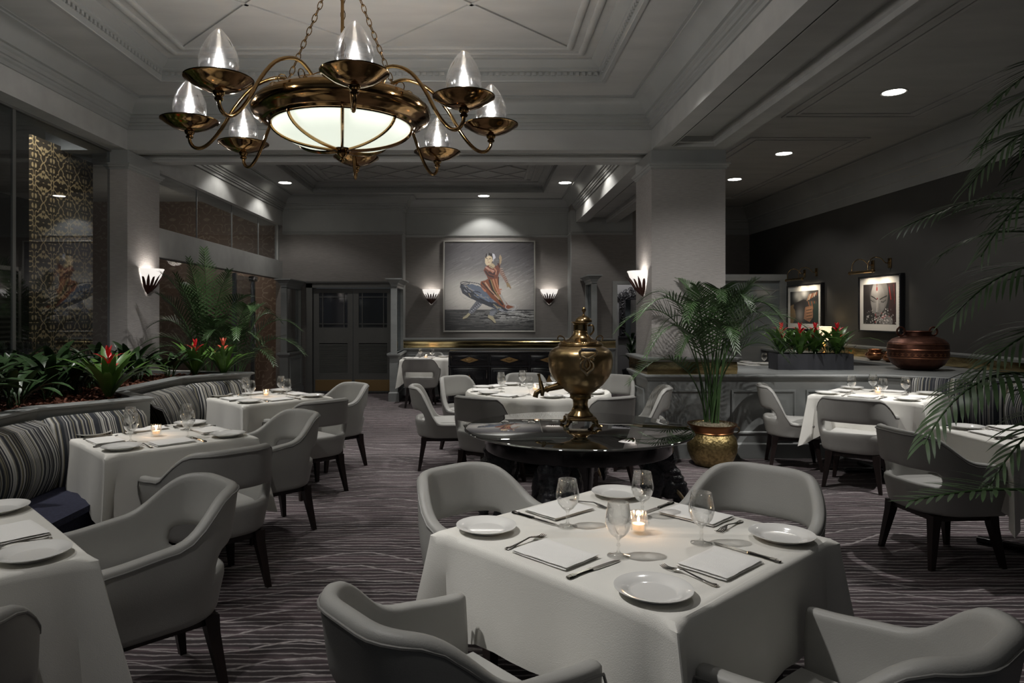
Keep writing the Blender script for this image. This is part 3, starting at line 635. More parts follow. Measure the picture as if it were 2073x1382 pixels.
# ================================================================== TABLES AND CLOTHS
def square_cloth(hx, hy, drop=.30, seed=0):
    rnd = random.Random(seed); cols = []; r = .035
    # perimeter with (x, y, nx, ny, corner weight)
    P = []
    cs = [(hx, hy), (-hx, hy), (-hx, -hy), (hx, -hy)]
    for k in range(4):
        (x0, y0), (x1, y1) = cs[k], cs[(k+1) % 4]; d = Vector((x1-x0, y1-y0)); Lg = d.length; d.normalize(); n = Vector((d.y, -d.x))
        for s in [.003, .028, .06, .095, .13, .18]+[.18+(Lg-.36)*j/8 for j in range(1, 8)]+[Lg-.18, Lg-.13, Lg-.095, Lg-.06, Lg-.028, Lg-.003]:
            P.append((x0+d.x*s, y0+d.y*s, n, min(s, Lg-s), k if s < Lg/2 else (k+1) % 4, d*(1 if s < Lg/2 else -1)))
    rows = [0, .02, .08, .16, .26, .38, .52, .68, .84, 1.0]; vs = []; nP = len(P)
    ph = [rnd.uniform(0, 6.28) for _ in range(6)]
    for i, (x, y, n, s, kc, dd) in enumerate(P):
        c = Vector(cs[kc]).normalized()
        w = {.003: 1.0, .028: .52}.get(round(s, 3), 0)            # pleat sticking out at the corner
        w2 = {.06: 1.0, .095: .35}.get(round(s, 3), 0)
        dr = drop+ max(0, 1-s/.22)**1.2*.20
        ang = math.atan2(y, x)
        for j, t in enumerate(rows):
            if j == 0: q = Vector((x, y))*.985; z = .767
            else:
                ez = t*dr; f_ = t**1.1
                out = .004+.022*t+.010*math.sin(ang*7+ph[0])*t+.008*math.sin(ang*13+ph[1])*t
                q = Vector((x, y))+n*(out*(1-w))+c*(w*(.02+.115*f_))-n*(w2*.045*f_)+dd*(w2*-.035*f_)+Vector((-c.y, c.x))*(w*.035*f_)
                z = .762-ez+.0
            vs.append((q.x, q.y, z))
    fs = []; m = len(rows)
    for i in range(nP):
        k = (i+1) % nP
        for j in range(m-1): fs.append((i*m+j, k*m+j, k*m+j+1, i*m+j+1))
    fs.append(tuple(i*m for i in range(nP)))
    return MB().add(vs, fs)
def round_cloth(R, drop=.30):
    n = 120; rows = [0, .05, .2, .4, .7, 1.0]; vs = []; fs = []
    for i in range(n):
        a = 2*PI*i/n
        for j, t in enumerate(rows):
            r = R*.985 if j == 0 else R+.004+t*(.02+.024*math.sin(a*17+1.3*math.sin(3*a))); z = .767 if j == 0 else .763-t*drop
            vs.append((r*math.cos(a), r*math.sin(a), z))
    m = len(rows)
    for i in range(n):
        k = (i+1) % n
        for j in range(m-1): fs.append((i*m+j, k*m+j, k*m+j+1, i*m+j+1))
    fs.append(tuple(i*m for i in range(n)))
    return MB().add(vs, fs)
def square_table(T_, hx, hy, rz, tl, cl, seed, cross=True):
    t = thing('dining_table', tl, 'table', (T_[0], T_[1], 0), rz, 'pedestal tables under cloths')
    MB().rbox(-hx+.01, hx-.01, -hy+.01, hy-.01, .725, .757, .008).build('tabletop', DWOOD, t)
    MB().lathe([(.0, .725), (.10, .725), (.10, .70), (.04, .69), (.04, .06), (.05, .05), (0, .05)], 20).build('column', BLACKL, t)
    if cross:
        for a in (0, PI/2): MB().rbox(-.33, .33, -.03, .03, .005, .045, .012, 2, T(rz=a+PI/4)).build('base_foot', BLACKL, t)
    else: MB().lathe([(0, .0), (.26, .0), (.27, .01), (.26, .025), (.06, .045), (.045, .07), (0, .07)], 32).build('base_plate', BLACKL, t)
    c = square_cloth(hx, hy, .30, seed).build('tablecloth', CLOTH, None, 45, (T_[0], T_[1], 0)); c.rotation_euler = (0, 0, rz)
    tag(c, cl, 'tablecloth', 'white tablecloths')
square_table(TM, .495, .495, D(45-3.5), 'square table under the large front white cloth', 'white linen cloth on the front table at the bottom of the picture', 1)
square_table(T0, .475, .475, D(45), 'square table under the cloth at the bottom left', 'white linen cloth on the nearest left table, cut off by the left edge', 2)
square_table(T1, .44, .44, D(45), 'square table with a round base in the middle of the left banquette', 'white linen cloth on the middle left table before the striped banquette', 3, False)
square_table(T2, .44, .44, D(45), 'square table at the far end of the left banquette', 'white linen cloth on the far left table before the planter end', 4, False)
square_table(TA, .475, .475, D(45), 'square table with a cross base beside the panelled half wall', 'white linen cloth on the right booth table by the half wall', 5)
square_table(TB, .46, .38, D(0), 'table with a cross base at the right edge behind the palm', 'white linen cloth on the nearest right table behind the palm fronds', 6)
square_table(TS, .42, .38, D(0), 'small table between the two chairs by the double doors', 'white linen cloth on the small table left of the black sideboard', 7)
square_table(TBK, .55, .4, D(0), 'table beyond the half wall behind the potted palm', 'white linen cloth on the table beyond the half wall', 8)
t = thing('round_table', 'round pedestal table under a white cloth behind the glass table', 'table', (TR[0], TR[1], 0))
MB().lathe([(0, .725), (.73, .725), (.735, .74), (.73, .757), (0, .757)], 48).build('tabletop', DWOOD, t)
MB().lathe([(.0, .725), (.12, .725), (.05, .69), (.05, .06), (0, .05)], 20).build('column', BLACKL, t)
for a in (0, PI/2): MB().rbox(-.4, .4, -.035, .035, .005, .045, .012, 2, T(rz=a+.4)).build('base_foot', BLACKL, t)
tag(round_cloth(.74).build('tablecloth', CLOTH, None, 45, (TR[0], TR[1], 0)), 'round white linen cloth behind the samovar', 'tablecloth', 'white tablecloths')
# ================================================================== TABLEWARE
ZT = .768
PLATE = MB().lathe([(0, .003), (.055, .003), (.058, 0), (.063, 0), (.066, .004), (.078, .010), (.105, .019), (.109, .0215), (.1095, .0235), (.106, .0235), (.082, .0165), (.072, .0115), (.066, .0085), (.06, .008), (0, .008)], 56).mesh('bread_plate', CHINA, 40)
GOB = [(.0, .004), (.030, .0035), (.036, .0015), (.037, .0), (.0365, .003), (.02, .007), (.007, .013), (.0048, .022), (.0055, .034), (.0075, .038), (.0055, .043), (.0045, .052), (.009, .060), (.024, .071), (.036, .088), (.0425, .108), (.0425, .124), (.038, .150), (.0335, .176), (.0325, .1765), (.0322, .175), (.0368, .150), (.0412, .124), (.0412, .108), (.035, .089), (.023, .073), (.008, .0625), (0, .061)]
GOBLET = MB().lathe(GOB, 40).mesh('water_goblet', GLASS, 60)
def napkin_mesh():
    m = MB(); w, d = .115, .084
    def pillow(w, d, z0, h, dx, dy, rot, sd):
        n, k = 22, 16; vs = []; fs = []; c, q = math.cos(rot), math.sin(rot)
        def P(u, v, sg):
            e = math.sqrt(max(0, (1-abs(u)**9)*(1-abs(v)**9))); x = w*u; y = d*v
            x += .0022*mnoise.noise(Vector((v*2.2, sd, 0))); y += .0022*mnoise.noise(Vector((u*2.5, sd, 4)))
            z = z0+h/2+sg*h/2*e+(.0016*mnoise.noise(Vector((u*1.6, v*1.4, sd+9)))+.0006*mnoise.noise(Vector((u*6, v*5, sd))))*(1 if sg > 0 else .3)+.0012*(sg > 0)*abs(u)**4
            return (x*c-y*q+dx, x*q+y*c+dy, max(.0002, z))
        for sg in (1, -1):
            o = len(vs)
            for a in range(n+1):
                for b in range(k+1): vs.append(P(-1+2*a/n, -1+2*b/k, sg))
            for a in range(n):
                for b in range(k): fs.append((o+a*(k+1)+b, o+(a+1)*(k+1)+b, o+(a+1)*(k+1)+b+1, o+a*(k+1)+b+1))
        m.add(vs, fs)
    pillow(w, d, .0004, .007, 0, 0, 0, 1.3); pillow(w*.985, d*.985, .0062, .0075, .002, .001, .012, 5.7)
    return m.mesh('folded_napkin', NAPK, 60)
NAPKIN = napkin_mesh()
def cutlery(kind):
    m = MB()
    def strip(st, th=.0022):     # st: (y, halfwidth, z)
        vs = []; fs = []
        for y, hw, z in st: vs += [(-hw, y, z), (hw, y, z), (hw*.7, y, z+th), (-hw*.7, y, z+th)]
        for i in range(len(st)-1):
            for k in range(4): fs.append((i*4+k, i*4+(k+1) % 4, i*4+4+(k+1) % 4, i*4+4+k))
        fs.append((0, 1, 2, 3)); e = (len(st)-1)*4; fs.append((e+3, e+2, e+1, e)); m.add(vs, fs)
    hz = .002
    if kind == 'fork':
        strip([(-.10, .004, hz), (-.098, .009, hz), (-.085, .0105, hz), (-.07, .0075, hz), (-.05, .005, hz+.002), (-.01, .0032, .009), (.02, .003, .013), (.035, .006, .011), (.045, .0115, .009), (.055, .0125, .006)])
        for k in range(4):
            x = -.0105+k*.007; vs = [(.053, .0), (.07, .0), (.085, .0), (.1, .0)]
            m.tube([(x, .052, .007), (x, .070, .003), (x, .085, .0025), (x, .1, .007)], [.0021, .002, .0017, .001], 6)
        m.tube([(-.006, -.092, .005), (0, -.085, .0056), (.006, -.092, .005)], .0016, 5)
    else:
        strip([(-.12, .004, hz), (-.118, .009, hz), (-.105, .0105, hz), (-.09, .0075, hz), (-.05, .0055, hz), (-.02, .0075, hz), (-.012, .0085, hz), (-.008, .006, hz)], .0055)
        vs = []; st = [(-.008, -.006, .006), (.0, -.008, .009), (.03, -.0075, .0105), (.08, -.0065, .0115), (.105, -.004, .0105), (.12, .005, .0075)]
        b = MB(); n_ = len(st); ol = [(a[1], a[0]) for a in st]+[(a[2], a[0]) for a in st[::-1]]
        m.prism(ol, .0015, .0035)
        m.rbox(-.0075, .0075, -.105, -.085, .006, .0085, .002, 1)
    return m.mesh('dinner_'+kind if kind == 'fork' else 'table_knife', STEEL, 40)
FORK = cutlery('fork'); KNIFE = cutlery('knife')
def votive(x, y, lab, lit=1.0):
    t = thing('candle_holder', lab, 'candle', (x, y, ZT), 0, 'ribbed glass candle holders')
    n = 48; vs = []; fs = []; pr = [(.031, 0), (.031, .075), (.0275, .075), (.027, .012), (.0, .012)]
    for i in range(n):
        a = 2*PI*i/n; q = 1+(.05 if i % 3 == 0 else 0)
        for j, (r, z) in enumerate(pr): rr = r*(q if j < 2 else 1); vs.append((rr*math.cos(a), rr*math.sin(a), z))
    m = len(pr)
    for i in range(n):
        for j in range(m-1): fs.append((i*m+j, ((i+1) % n)*m+j, ((i+1) % n)*m+j+1, i*m+j+1))
    MB().add(vs, fs).build('glass_cup', GLASS, t, 20)
    MB().lathe([(0, .014), (.022, .014), (.022, .034), (0, .036)], 20).build('candle', WAX, t)
    MB().lathe([(0, .037), (.003, .040), (.0055, .047), (.004, .056), (0, .066)], 10).build('flame', FLAME, t)
    point((0, 0, .055), .35*lit, .01, (1, .6, .32), t)
def lnk(nm, me, x, y, rz, lab, cat, grp):
    o = link(nm, me, None, (x, y, ZT), (0, 0, rz)); tag(o, lab, cat, grp); return o
def setting(T_, ang, half, where, tname, plate=(-.40, .15), skip=(), glassoff=(.10, .28), jit=0, sq=True):
    """ang: the direction from the table's centre towards the sitter"""
    inward = Vector((-math.cos(ang), -math.sin(ang))); right = Vector((-inward.y, inward.x))*-1
    ec = Vector(T_)-inward*half; rz = math.atan2(inward.y, inward.x)-PI/2
    rnd = random.Random(int(ang*100)+int(half*1000)+jit)
    def pos(e, n): p = ec+right*e+inward*n; return p.x+rnd.uniform(-.006, .006), p.y+rnd.uniform(-.006, .006)
    if 'plate' not in skip: x, y = pos(*plate); lnk('bread_plate', PLATE, x, y, 0, 'white china plate %s of the %s' % (where[0], tname), 'plate', 'white plates on the tables')
    if 'napkin' not in skip: x, y = pos(-.035, .13); lnk('folded_napkin', NAPKIN, x, y, rz+rnd.uniform(-.06, .06), 'folded white napkin %s of the %s' % (where[1], tname), 'napkin', 'folded napkins on the tables')
    if 'fork' not in skip: x, y = pos(-.19, .15); lnk('dinner_fork', FORK, x, y, rz+rnd.uniform(-.1, .1), 'fork left of the napkin %s of the %s' % (where[1], tname), 'fork', 'forks on the tables')
    if 'knife' not in skip: x, y = pos(.125, .14); lnk('table_knife', KNIFE, x, y, rz+rnd.uniform(-.05, .05), 'knife right of the napkin %s of the %s' % (where[1], tname), 'knife', 'knives on the tables')
    if 'glass' not in skip: x, y = pos(*glassoff); lnk('water_goblet', GOBLET, x, y, 0, 'water goblet beyond the napkin %s of the %s' % (where[1], tname), 'glass', 'water goblets on the tables')
SQ = ((225, ('at the left corner', 'on the near left side')), (315, ('at the near corner', 'on the near right side')), (45, ('at the right corner', 'on the far right side')), (135, ('at the far corner', 'on the far left side')))
for T_, off, half, tn_, sk in ((TM, -3.5, .495, 'front table', {}), (T1, 0, .44, 'middle left table', {}), (T2, 0, .44, 'far left table', {}), (TA, 0, .475, 'right booth table', {})):
    for a, wh in SQ:
        setting(T_, D(a+off), half, wh, tn_, (-(half-.115), half-.35 if False else .14), (), (.10, half-.21))
setting(T0, D(45), .475, SQ[2][1], 'nearest left table', (-.36, .14), ('glass', 'knife'))
setting(T0, D(135), .475, SQ[3][1], 'nearest left table', (-.36, .14), ('glass', 'knife', 'napkin', 'fork'))
for a, wh in ((180, ('on the left side', 'on the left side')), (90, ('on the far side', 'on the far side'))): setting(TB, D(a), .40, wh, 'nearest right table', (-.27, .12), ('glass',))
for a, wh in ((270, ('at the near side', 'on the near side')), (90, ('at the far side', 'on the far side'))): setting(TS, D(a), .37, wh, 'small table by the doors', (-.30, .12), ('fork',), (.12, .22))
RW = ['at the left', 'at the front left', 'at the front right', 'at the right', 'at the far right', 'at the far side', 'at the far left']
for k, (a, wh) in enumerate(zip((182, 236, 302, 355, 42, 92, 140), RW)): setting(TR, D(a), .72, (wh, wh), 'round table', (-.25, .17), (), (.12, .34))
setting(TBK, D(180), .53, ('on the left side', 'on the left side'), 'table beyond the half wall', (-.25, .12), ('fork',)); setting(TBK, D(270), .38, ('on the near side', 'on the near side'), 'table beyond the half wall', (-.30, .12), ('fork',))
votive(TM[0]+.03, TM[1]+.02, 'lit ribbed glass candle holder in the middle of the front table'); votive(T1[0]-.02, T1[1], 'lit ribbed glass candle holder on the middle left table')
votive(T2[0], T2[1], 'lit ribbed glass candle holder on the far left table'); votive(TA[0], TA[1], 'lit ribbed glass candle holder on the right booth table')
votive(TS[0], TS[1]-.04, 'lit ribbed glass candle holder on the small table by the doors'); votive(TR[0]-.03, TR[1]-.05, 'lit candle holder on the round table behind a goblet')
# wine glasses on the bar counter behind the left glass
WG = MB().lathe([(0, .003), (.03, .002), (.031, 0), (.02, .005), (.005, .012), (.004, .07), (.012, .078), (.034, .10), (.040, .125), (.036, .16), (.030, .19)], 14).mesh('wine_glass', GLASS, 60)
k = 0
rnd = random.Random(4)
for iy in range(20):
    for ix in range(5):
        y = 4.62+iy*.115; x = -4.28-ix*.10+rnd.uniform(-.01, .01)
        o = link('wine_glass', WG, None, (x, y+rnd.uniform(-.012, .012), 1.101)); tag(o, 'clear wine glass in the rows on the counter behind the left glass', 'glass', 'wine glasses on the bar counter behind the glass')
# ================================================================== BANQUETTE AND PLANTER
def bank(path, name, label, cat, mats, zs, side=-1):
    pass
LED = [(-2.80, .6), (-2.35, .60), (-2.80, 1.08), (-2.80, 2.10), (-2.33, 2.72), (-2.80, 3.22), (-2.80, 4.33), (-2.33, 4.86), (-2.80, 5.36), (-2.80, 6.45), (-2.33, 7.00), (-2.85, 7.12), (-3.87, 7.40)]
m = MB().sweep(LED, [(-.10, .91), (-.10, .965), (.0, .965), (.012, .958), (.012, .945), (-.005, .935), (-.012, .915), (-.012, 0), (-.10, 0)], False, -1)
pl = thing('planter_wall', 'grey painted zigzag planter wall behind the striped banquette', 'planter')
m.build('body', WAINS, pl)
g = MB().prism([(-4.0, .5)]+[(x-.09, y) for x, y in LED[1:-1]]+[(-4.0, 7.3)], .86, .915).build('soil', mat('planter soil', (.03, .018, .012), .95), pl)
rnd = random.Random(11); m = MB()
def inplanter(x, y):
    for (x0, y0), (x1, y1) in zip(LED[1:-2], LED[2:-1]):
        if min(y0, y1) <= y <= max(y0, y1) and abs(y1-y0) > 1e-6: return x < x0+(x1-x0)*(y-y0)/(y1-y0)-.13
    return False
for k in range(2600):
    x = rnd.uniform(-3.4, -2.4); y = rnd.uniform(3.2, 7.0)
    if not inplanter(x, y): continue
    l, q, h = rnd.uniform(.012, .03), rnd.uniform(.006, .013), rnd.uniform(.003, .006)
    m.box(-l, l, -q, q, -h, h, T(x, y, .918+rnd.uniform(0, .03), rnd.uniform(0, 6.3), rnd.uniform(-.5, .5), rnd.uniform(-.5, .5)))
o = tag(m.build('bark_mulch', MULCH, None, 0), 'red brown bark chips covering the soil of the left planter', 'mulch', None, 'stuff')
def cushion(a, b, label, k, z0=.44, z1=.90, th=.16, name='backrest_cushion', mt=None):
    """an upholstered back section between two ledge points, bulging towards the seat"""
    a = Vector(a); b = Vector(b); d = (b-a).normalized(); n = Vector((d.y, -d.x)); Lg = (b-a).length
    nu, nv = 18, 14; vs = []; uv = []; fs = []
    for i in range(nu+1):
        u = i/nu
        for j in range(nv+1):
            v = j/nv; ang = v*PI*.62-.10
            bl = (1-abs(2*u-1)**6)**.5 if 0 < u < 1 else 0
            off = .03+th*(.35+.65*math.sin(min(PI, v*PI*.98+.25)))*(.55+.45*bl); z = z0+(z1-z0)*(1-(1-v)**1.0)-.02*(1-bl)
            if j == nv: off = .0
            p = a+d*(u*Lg)+n*off
            vs.append((p.x, p.y, z)); uv.append((u*Lg/1.0+k*3.37, v))
    for i in range(nu):
        for j in range(nv): fs.append((i*(nv+1)+j, (i+1)*(nv+1)+j, (i+1)*(nv+1)+j+1, i*(nv+1)+j+1))
    me = bpy.data.meshes.new(name); me.from_pydata(vs, [], fs); me.materials.append(mt or STRIPE)
    ul = me.uv_layers.new(name='UVMap')
    for l in me.loops: ul.data[l.index].uv = uv[l.vertex_index]
    me.polygons.foreach_set('use_smooth', [True]*len(me.polygons)); me.update()
    return link(name, me)
def banquette(pathpts, label, k0, seatdepth=.50):
    t = thing('banquette', label, 'banquette')
    for i in range(len(pathpts)-1):
        o = cushion(pathpts[i], pathpts[i+1], '', k0+i); o.parent = t
    P = [Vector(p) for p in pathpts]
    def offs(dist):
        out = []
        for i, p in enumerate(P):
            d1 = (p-P[i-1]).normalized() if i else (P[1]-p).normalized(); d2 = (P[i+1]-p).normalized() if i < len(P)-1 else d1
            n1 = Vector((d1.y, -d1.x)); n2 = Vector((d2.y, -d2.x)); mm = (n1+n2)/(1+n1.dot(n2)); out.append(p+mm*dist)
        return out
    a = offs(.02); b = offs(seatdepth); ol = [tuple(p) for p in b]+[tuple(p) for p in a[::-1]]
    bmx = bmesh.new(); lo = [bmx.verts.new((p[0], p[1], .33)) for p in ol]; hi = [bmx.verts.new((p[0], p[1], .47)) for p in ol]
    bmx.faces.new(lo[::-1]); bmx.faces.new(hi); n = len(ol)
    for i in range(n): bmx.faces.new((lo[i], lo[(i+1) % n], hi[(i+1) % n], hi[i]))
    bmesh.ops.bevel(bmx, geom=[e for e in bmx.edges if e.verts[0].co.z > .4 and e.verts[1].co.z > .4], offset=.035, segments=4, affect='EDGES')
    MB().bm(bmx).build('seat', NAVY, t, 50)
    a = offs(.03); b = offs(seatdepth-.04); ol = [tuple(p) for p in b]+[tuple(p) for p in a[::-1]]
    MB().prism(ol, 0, .33).build('base', DWOOD, t, 0)
    return t
E = .006
banquette([(-2.36, .66), (-2.77, 1.1), (-2.77, 2.08), (-2.36, 2.64)], 'striped banquette section at the left edge beside the nearest left table', 0, .52)
banquette([(-2.36, 2.80), (-2.77, 3.24), (-2.77, 4.31), (-2.36, 4.78)], 'striped banquette section with navy seat behind the middle left table', 4, .52)
banquette([(-2.36, 4.94), (-2.77, 5.38), (-2.77, 6.43), (-2.36, 6.92)], 'striped banquette section behind the far left table', 8, .52)
# right booth banquette below the half wall's turn
banquette([(4.55, 7.18), (5.18, 6.66), (5.5, 5.2), (5.45, 3.6)], 'dark striped banquette of the right booth behind the palm fronds', 13, .5)
# ================================================================== CHANDELIER
CHX, CHY, CHZ = -.955, 4.75, 2.93
ch = thing('chandelier', 'large antique brass chandelier with eight flame shaped glass globes and a lit glass bowl', 'chandelier', (CHX, CHY, CHZ))
MB().lathe([(.465, -.055), (.475, -.078), (.495, -.075), (.505, -.06), (.535, -.055), (.555, -.038), (.585, -.030), (.607, -.005), (.615, .02), (.608, .045), (.585, .055), (.575, .075), (.55, .082), (.53, .10), (.50, .115), (.47, .11), (.46, .09), (.465, .0), (.465, -.055)], 72).build('ring', CHBR, ch, 35)
bowl = [(.475*math.cos(a), -.06-.17*math.sin(a)) for a in [PI/2*k/14 for k in range(15)]]
MB().lathe(bowl, 64).build('glass_bowl', BOWLG, ch, 60)
for k in range(8):
    a = 2*PI*k/8+.2
    MB().tube([((r+.006)*math.cos(a), (r+.006)*math.sin(a), z-.006) for r, z in bowl[:-1]], .011, 6, flat=2.0).build('bowl_rib', CHBR, ch)
MB().lathe([(.465, -.078), (.48, -.083), (.485, -.07), (.47, -.06)], 64).build('bowl_rim', CHBR, ch)
MB().lathe([(0, -.325), (.012, -.32), (.018, -.305), (.01, -.29), (.03, -.275), (.04, -.26), (.03, -.245), (.065, -.238), (.07, -.225), (0, -.22)], 24).build('finial', CHBR, ch)
m = MB()
for k in range(16):
    a = 2*PI*k/16
    for da in (.28, -.28):
        m.tube([((.46-.20*t)*math.cos(a+da*t), (.46-.20*t)*math.sin(a+da*t), .10+.10*math.sin(t*PI*.6)) for t in [j/6 for j in range(7)]], .0035, 5)
    m.tube([(.455*math.cos(a)+.035*math.cos(b)*math.cos(a), .455*math.sin(a)+.035*math.cos(b)*math.sin(a), .145+.035*math.sin(b)) for b in [j*PI/5 for j in range(11)]], .0035, 5)
m.lathe([(.255, .19), (.262, .197), (.255, .204), (.248, .197), (.255, .19)], 40)
m.build('wire_crown', CHBR, ch)
MB().lathe([(0, .10), (.10, .11), (.12, .14), (.10, .18), (.05, .2), (.02, .26), (.012, .3), (.012, 1.02), (0, 1.02)], 20).build('stem', CHBR, ch)
MB().lathe([(0, 1.02), (.04, 1.02), (.10, 1.06), (.13, 1.11), (.13, 1.12), (0, 1.12)], 28).build('canopy', CHBR, ch)
ARMP = [(.22, .12), (.30, .20), (.40, .255), (.50, .245), (.62, .18), (.73, .05), (.82, -.10), (.89, -.19), (.95, -.235), (1.0, -.235), (1.03, -.20), (1.035, -.16)]
def smooth_pts(P, n=4):
    out = []
    for i in range(len(P)-1):
        p0 = P[max(i-1, 0)]; p1 = P[i]; p2 = P[i+1]; p3 = P[min(i+2, len(P)-1)]
        for k in range(n):
            t = k/n; out.append(tuple(.5*((2*b)+(-a+c)*t+(2*a-5*b+4*c-d)*t*t+(-a+3*b-3*c+d)*t**3) for a, b, c, d in zip(p0, p1, p2, p3)))
    out.append(tuple(P[-1])); return out
AP = smooth_pts(ARMP, 3)
arm_me = MB().tube([(r, 0, z) for r, z in AP], .0125, 10).tube([(.22, 0, .12), (.27, 0, .17), (.31, 0, .15), (.3, 0, .12)], .009, 8).mesh('arm', CHBR, 60)
pan_me = MB().lathe([(0, -.055), (.05, -.052), (.11, -.032), (.15, -.010), (.178, .012), (.19, .016), (.192, .022), (.18, .022), (.15, .002), (.10, -.018), (0, -.025)], 48, T(1.035, 0, -.07)).lathe([(0, -.10), (.022, -.10), (.026, -.09), (.018, -.08), (.03, -.07), (.034, -.055), (0, -.05)], 20, T(1.035, 0, -.07)).mesh('drip_pan', CHBR, 40)
globe_me = MB().lathe([(.045, .0), (.082, .022), (.103, .062), (.110, .10), (.108, .14), (.097, .182), (.079, .222), (.055, .262), (.030, .293), (.013, .310), (0, .316)], 36, T(1.035, 0, -.072) @ Matrix.Diagonal((1.0, 1.0, .98, 1))).mesh('glass_globe', GLOBE, 60)
bulb_me = MB().lathe([(0, .0), (.012, .0), (.012, .03), (.015, .04), (.012, .052), (.005, .065), (0, .072)], 12, T(1.035, 0, -.045)).mesh('bulb', BULB, 60)
for k, dg_ in enumerate((-75, -34, 2, 54, 95, 148, 184, -120)):
    a = D(dg_)
    ar = link('arm', arm_me, ch, None, (0, 0, a)); link('drip_pan', pan_me, ar); link('glass_globe', globe_me, ar); link('bulb', bulb_me, ar)
    point((1.035*math.cos(a), 1.035*math.sin(a), .055), CHW, .016, COOL, ch)
for k in range(3):
    a = D(100+120*k); p0 = Vector((.42*math.cos(a), .42*math.sin(a), .11)); p1 = Vector((.04*math.cos(a), .04*math.sin(a), 1.04)); d = (p1-p0); n = 19; dn = d.normalized(); sd = dn.cross(Vector((0, 0, 1))).normalized(); s2 = dn.cross(sd)
    m = MB()
    for j in range(n):
        c = p0+d*((j+.5)/n); h = d.length/n*.66; s_ = sd if j % 2 else s2
        m.tube([c+dn*h*math.cos(b)+s_*.013*math.sin(b)*1.2 for b in [q*PI/5 for q in range(11)]], .0035, 5, cap=False)
    m.build('chain', CHBR, ch)
# ================================================================== DOWNLIGHTS
def downlight(x, y, lab, power, ang=100, tgt=None, vis=True):
    t = thing('downlight', lab, 'ceiling light', (x, y, ZC), 0, 'round recessed ceiling downlights')
    MB().lathe([(.105, .0), (.122, -.006), (.13, -.004), (.131, .0)], 32).build('trim_ring', TRIM, t); MB().lathe([(0, -.001), (.107, -.001)], 28).build('lens', DISC, t)
    tg = tgt or (x, y, 0)
    l = spot((x, y, ZC-.012), tg, power, ang, .35, .045)
for x, y, lab, pw in ((4.32, 7.12, 'round ceiling downlight nearest the camera over the right booth', 70), (4.38, 9.83, 'second round downlight over the right booth aisle', 40), (4.37, 11.7, 'farthest round downlight over the right booth aisle', 40),
                      (1.5, 12.0, 'round downlight at the right of the far bay ceiling', 50), (-3.42, 12.0, 'round downlight at the left of the far bay ceiling', 40),
                      (1.5, 10.05, 'round downlight hidden behind the beam on the right', 45), (-3.45, 10.1, 'round downlight hidden behind the beam on the left', 25)):
    downlight(x, y, lab, pw*DLK, 125)
downlight(.08, 13.33, 'bright round downlight above the dancer painting', 62*DLK, 105, (.15, 13.75, 0))
# ================================================================== SCONCES
def sconce(x, y, z, rz, lab, pw):
    t = thing('wall_sconce', lab, 'wall lamp', (x, y, z), rz, 'bowl sconces with spiky bronze leaves')
    n = 20; prof = [(.175, 0), (.168, -.02), (.15, -.07), (.12, -.13), (.08, -.19), (.04, -.235)]
    m = MB().lathe(prof, n, T(), PI, 2*PI)
    m.lathe([(.18, .012), (.18, 0), (.168, 0), (.168, .012), (.18, .012)], n, T(), PI, 2*PI); m.build('shade', SHADE, t)
    m = MB(); nl = 9
    for k in range(nl):
        a = PI+PI*(k+.5)/nl
        for (w, h, da) in ((.045, .145+.03*(k % 2), 0),):
            pts = []
            for j, (r, zz, ww) in enumerate(((.03, -.255, .6), (.088, -.195, 1), (.128, -.13, .95), (.16, -.085, .6), (.192, -.255+h+.03, .02))):
                dd = Vector((math.cos(a), math.sin(a), 0)); sd = Vector((-dd.y, dd.x, 0)); c = dd*(r+.006)+Vector((0, 0, zz)); pts += [c-sd*w*.40*ww, c+dd*.006, c+sd*w*.40*ww]
            m.add(pts, [(j*3+q, j*3+q+1, j*3+q+4, j*3+q+3) for j in range(4) for q in (0, 1)])
    m.lathe([(0, -.285), (.02, -.27), (.045, -.25), (.05, -.235)], 14, T(), PI, 2*PI)
    m.build('leaves', BRONZE, t, 30)
    MB().rbox(-.05, .05, -.02, 0, -.2, -.02, .005).build('back_plate', BRONZE, t)
    point((0, -.11, -.05), pw, .03, (1, .95, .9), t)
sconce(-.98, YCT-.01, 2.05, 0, 'lit sconce left of the dancer painting', 4.0*SCW); sconce(1.41, YCT-.01, 2.05, 0, 'lit sconce right of the dancer painting', 4.0*SCW)
sconce(XL+.01, 7.93, 2.07, PI/2, 'lit sconce on the left column', 5.5*SCW); sconce(XR-.01, 7.85, 2.04, -PI/2, 'lit sconce on the right column above the palm', 5.5*SCW)
# ================================================================== GLASS TABLE, ELEPHANTS, SAMOVAR
GX, GY = .70, 4.90; GZ = .742
gt = thing('elephant_table', 'round smoked glass table on carved black elephant heads', 'table', (GX, GY, 0))
MB().lathe([(0, .722), (.79, .722), (.805, .727), (.81, .732), (.805, .738), (.79, .742), (0, .742)], 96).build('glass_top', TOPG, gt, 40)
MB().lathe([(.62, .60), (.66, .60), (.665, .61), (.665, .70), (.675, .705), (.675, .72), (.60, .72), (.60, .62), (.62, .60)], 72).build('apron', BLACKL, gt)
MB().lathe([(0, .60), (.18, .60), (.2, .58), (.12, .5), (.1, .2), (.2, .06), (.22, .02), (.22, 0), (0, 0)], 32).build('centre_column', BLACKL, gt)
for a in (0, PI/2): MB().rbox(-.63, .63, -.04, .04, .62, .68, .01, 2, T(rz=a+.35)).build('cross_bar', BLACKL, gt)
def ball(m, x, y, z, rx, ry, rz_, M=None, n=16):
    pr = [(math.sin(PI*k/10), -math.cos(PI*k/10)) for k in range(11)]
    return m.lathe([(max(r, 1e-4), q) for r, q in pr], n, (M or Matrix()) @ Matrix.Translation((x, y, z)) @ Matrix.Diagonal((rx, ry, rz_, 1)))
m = MB()
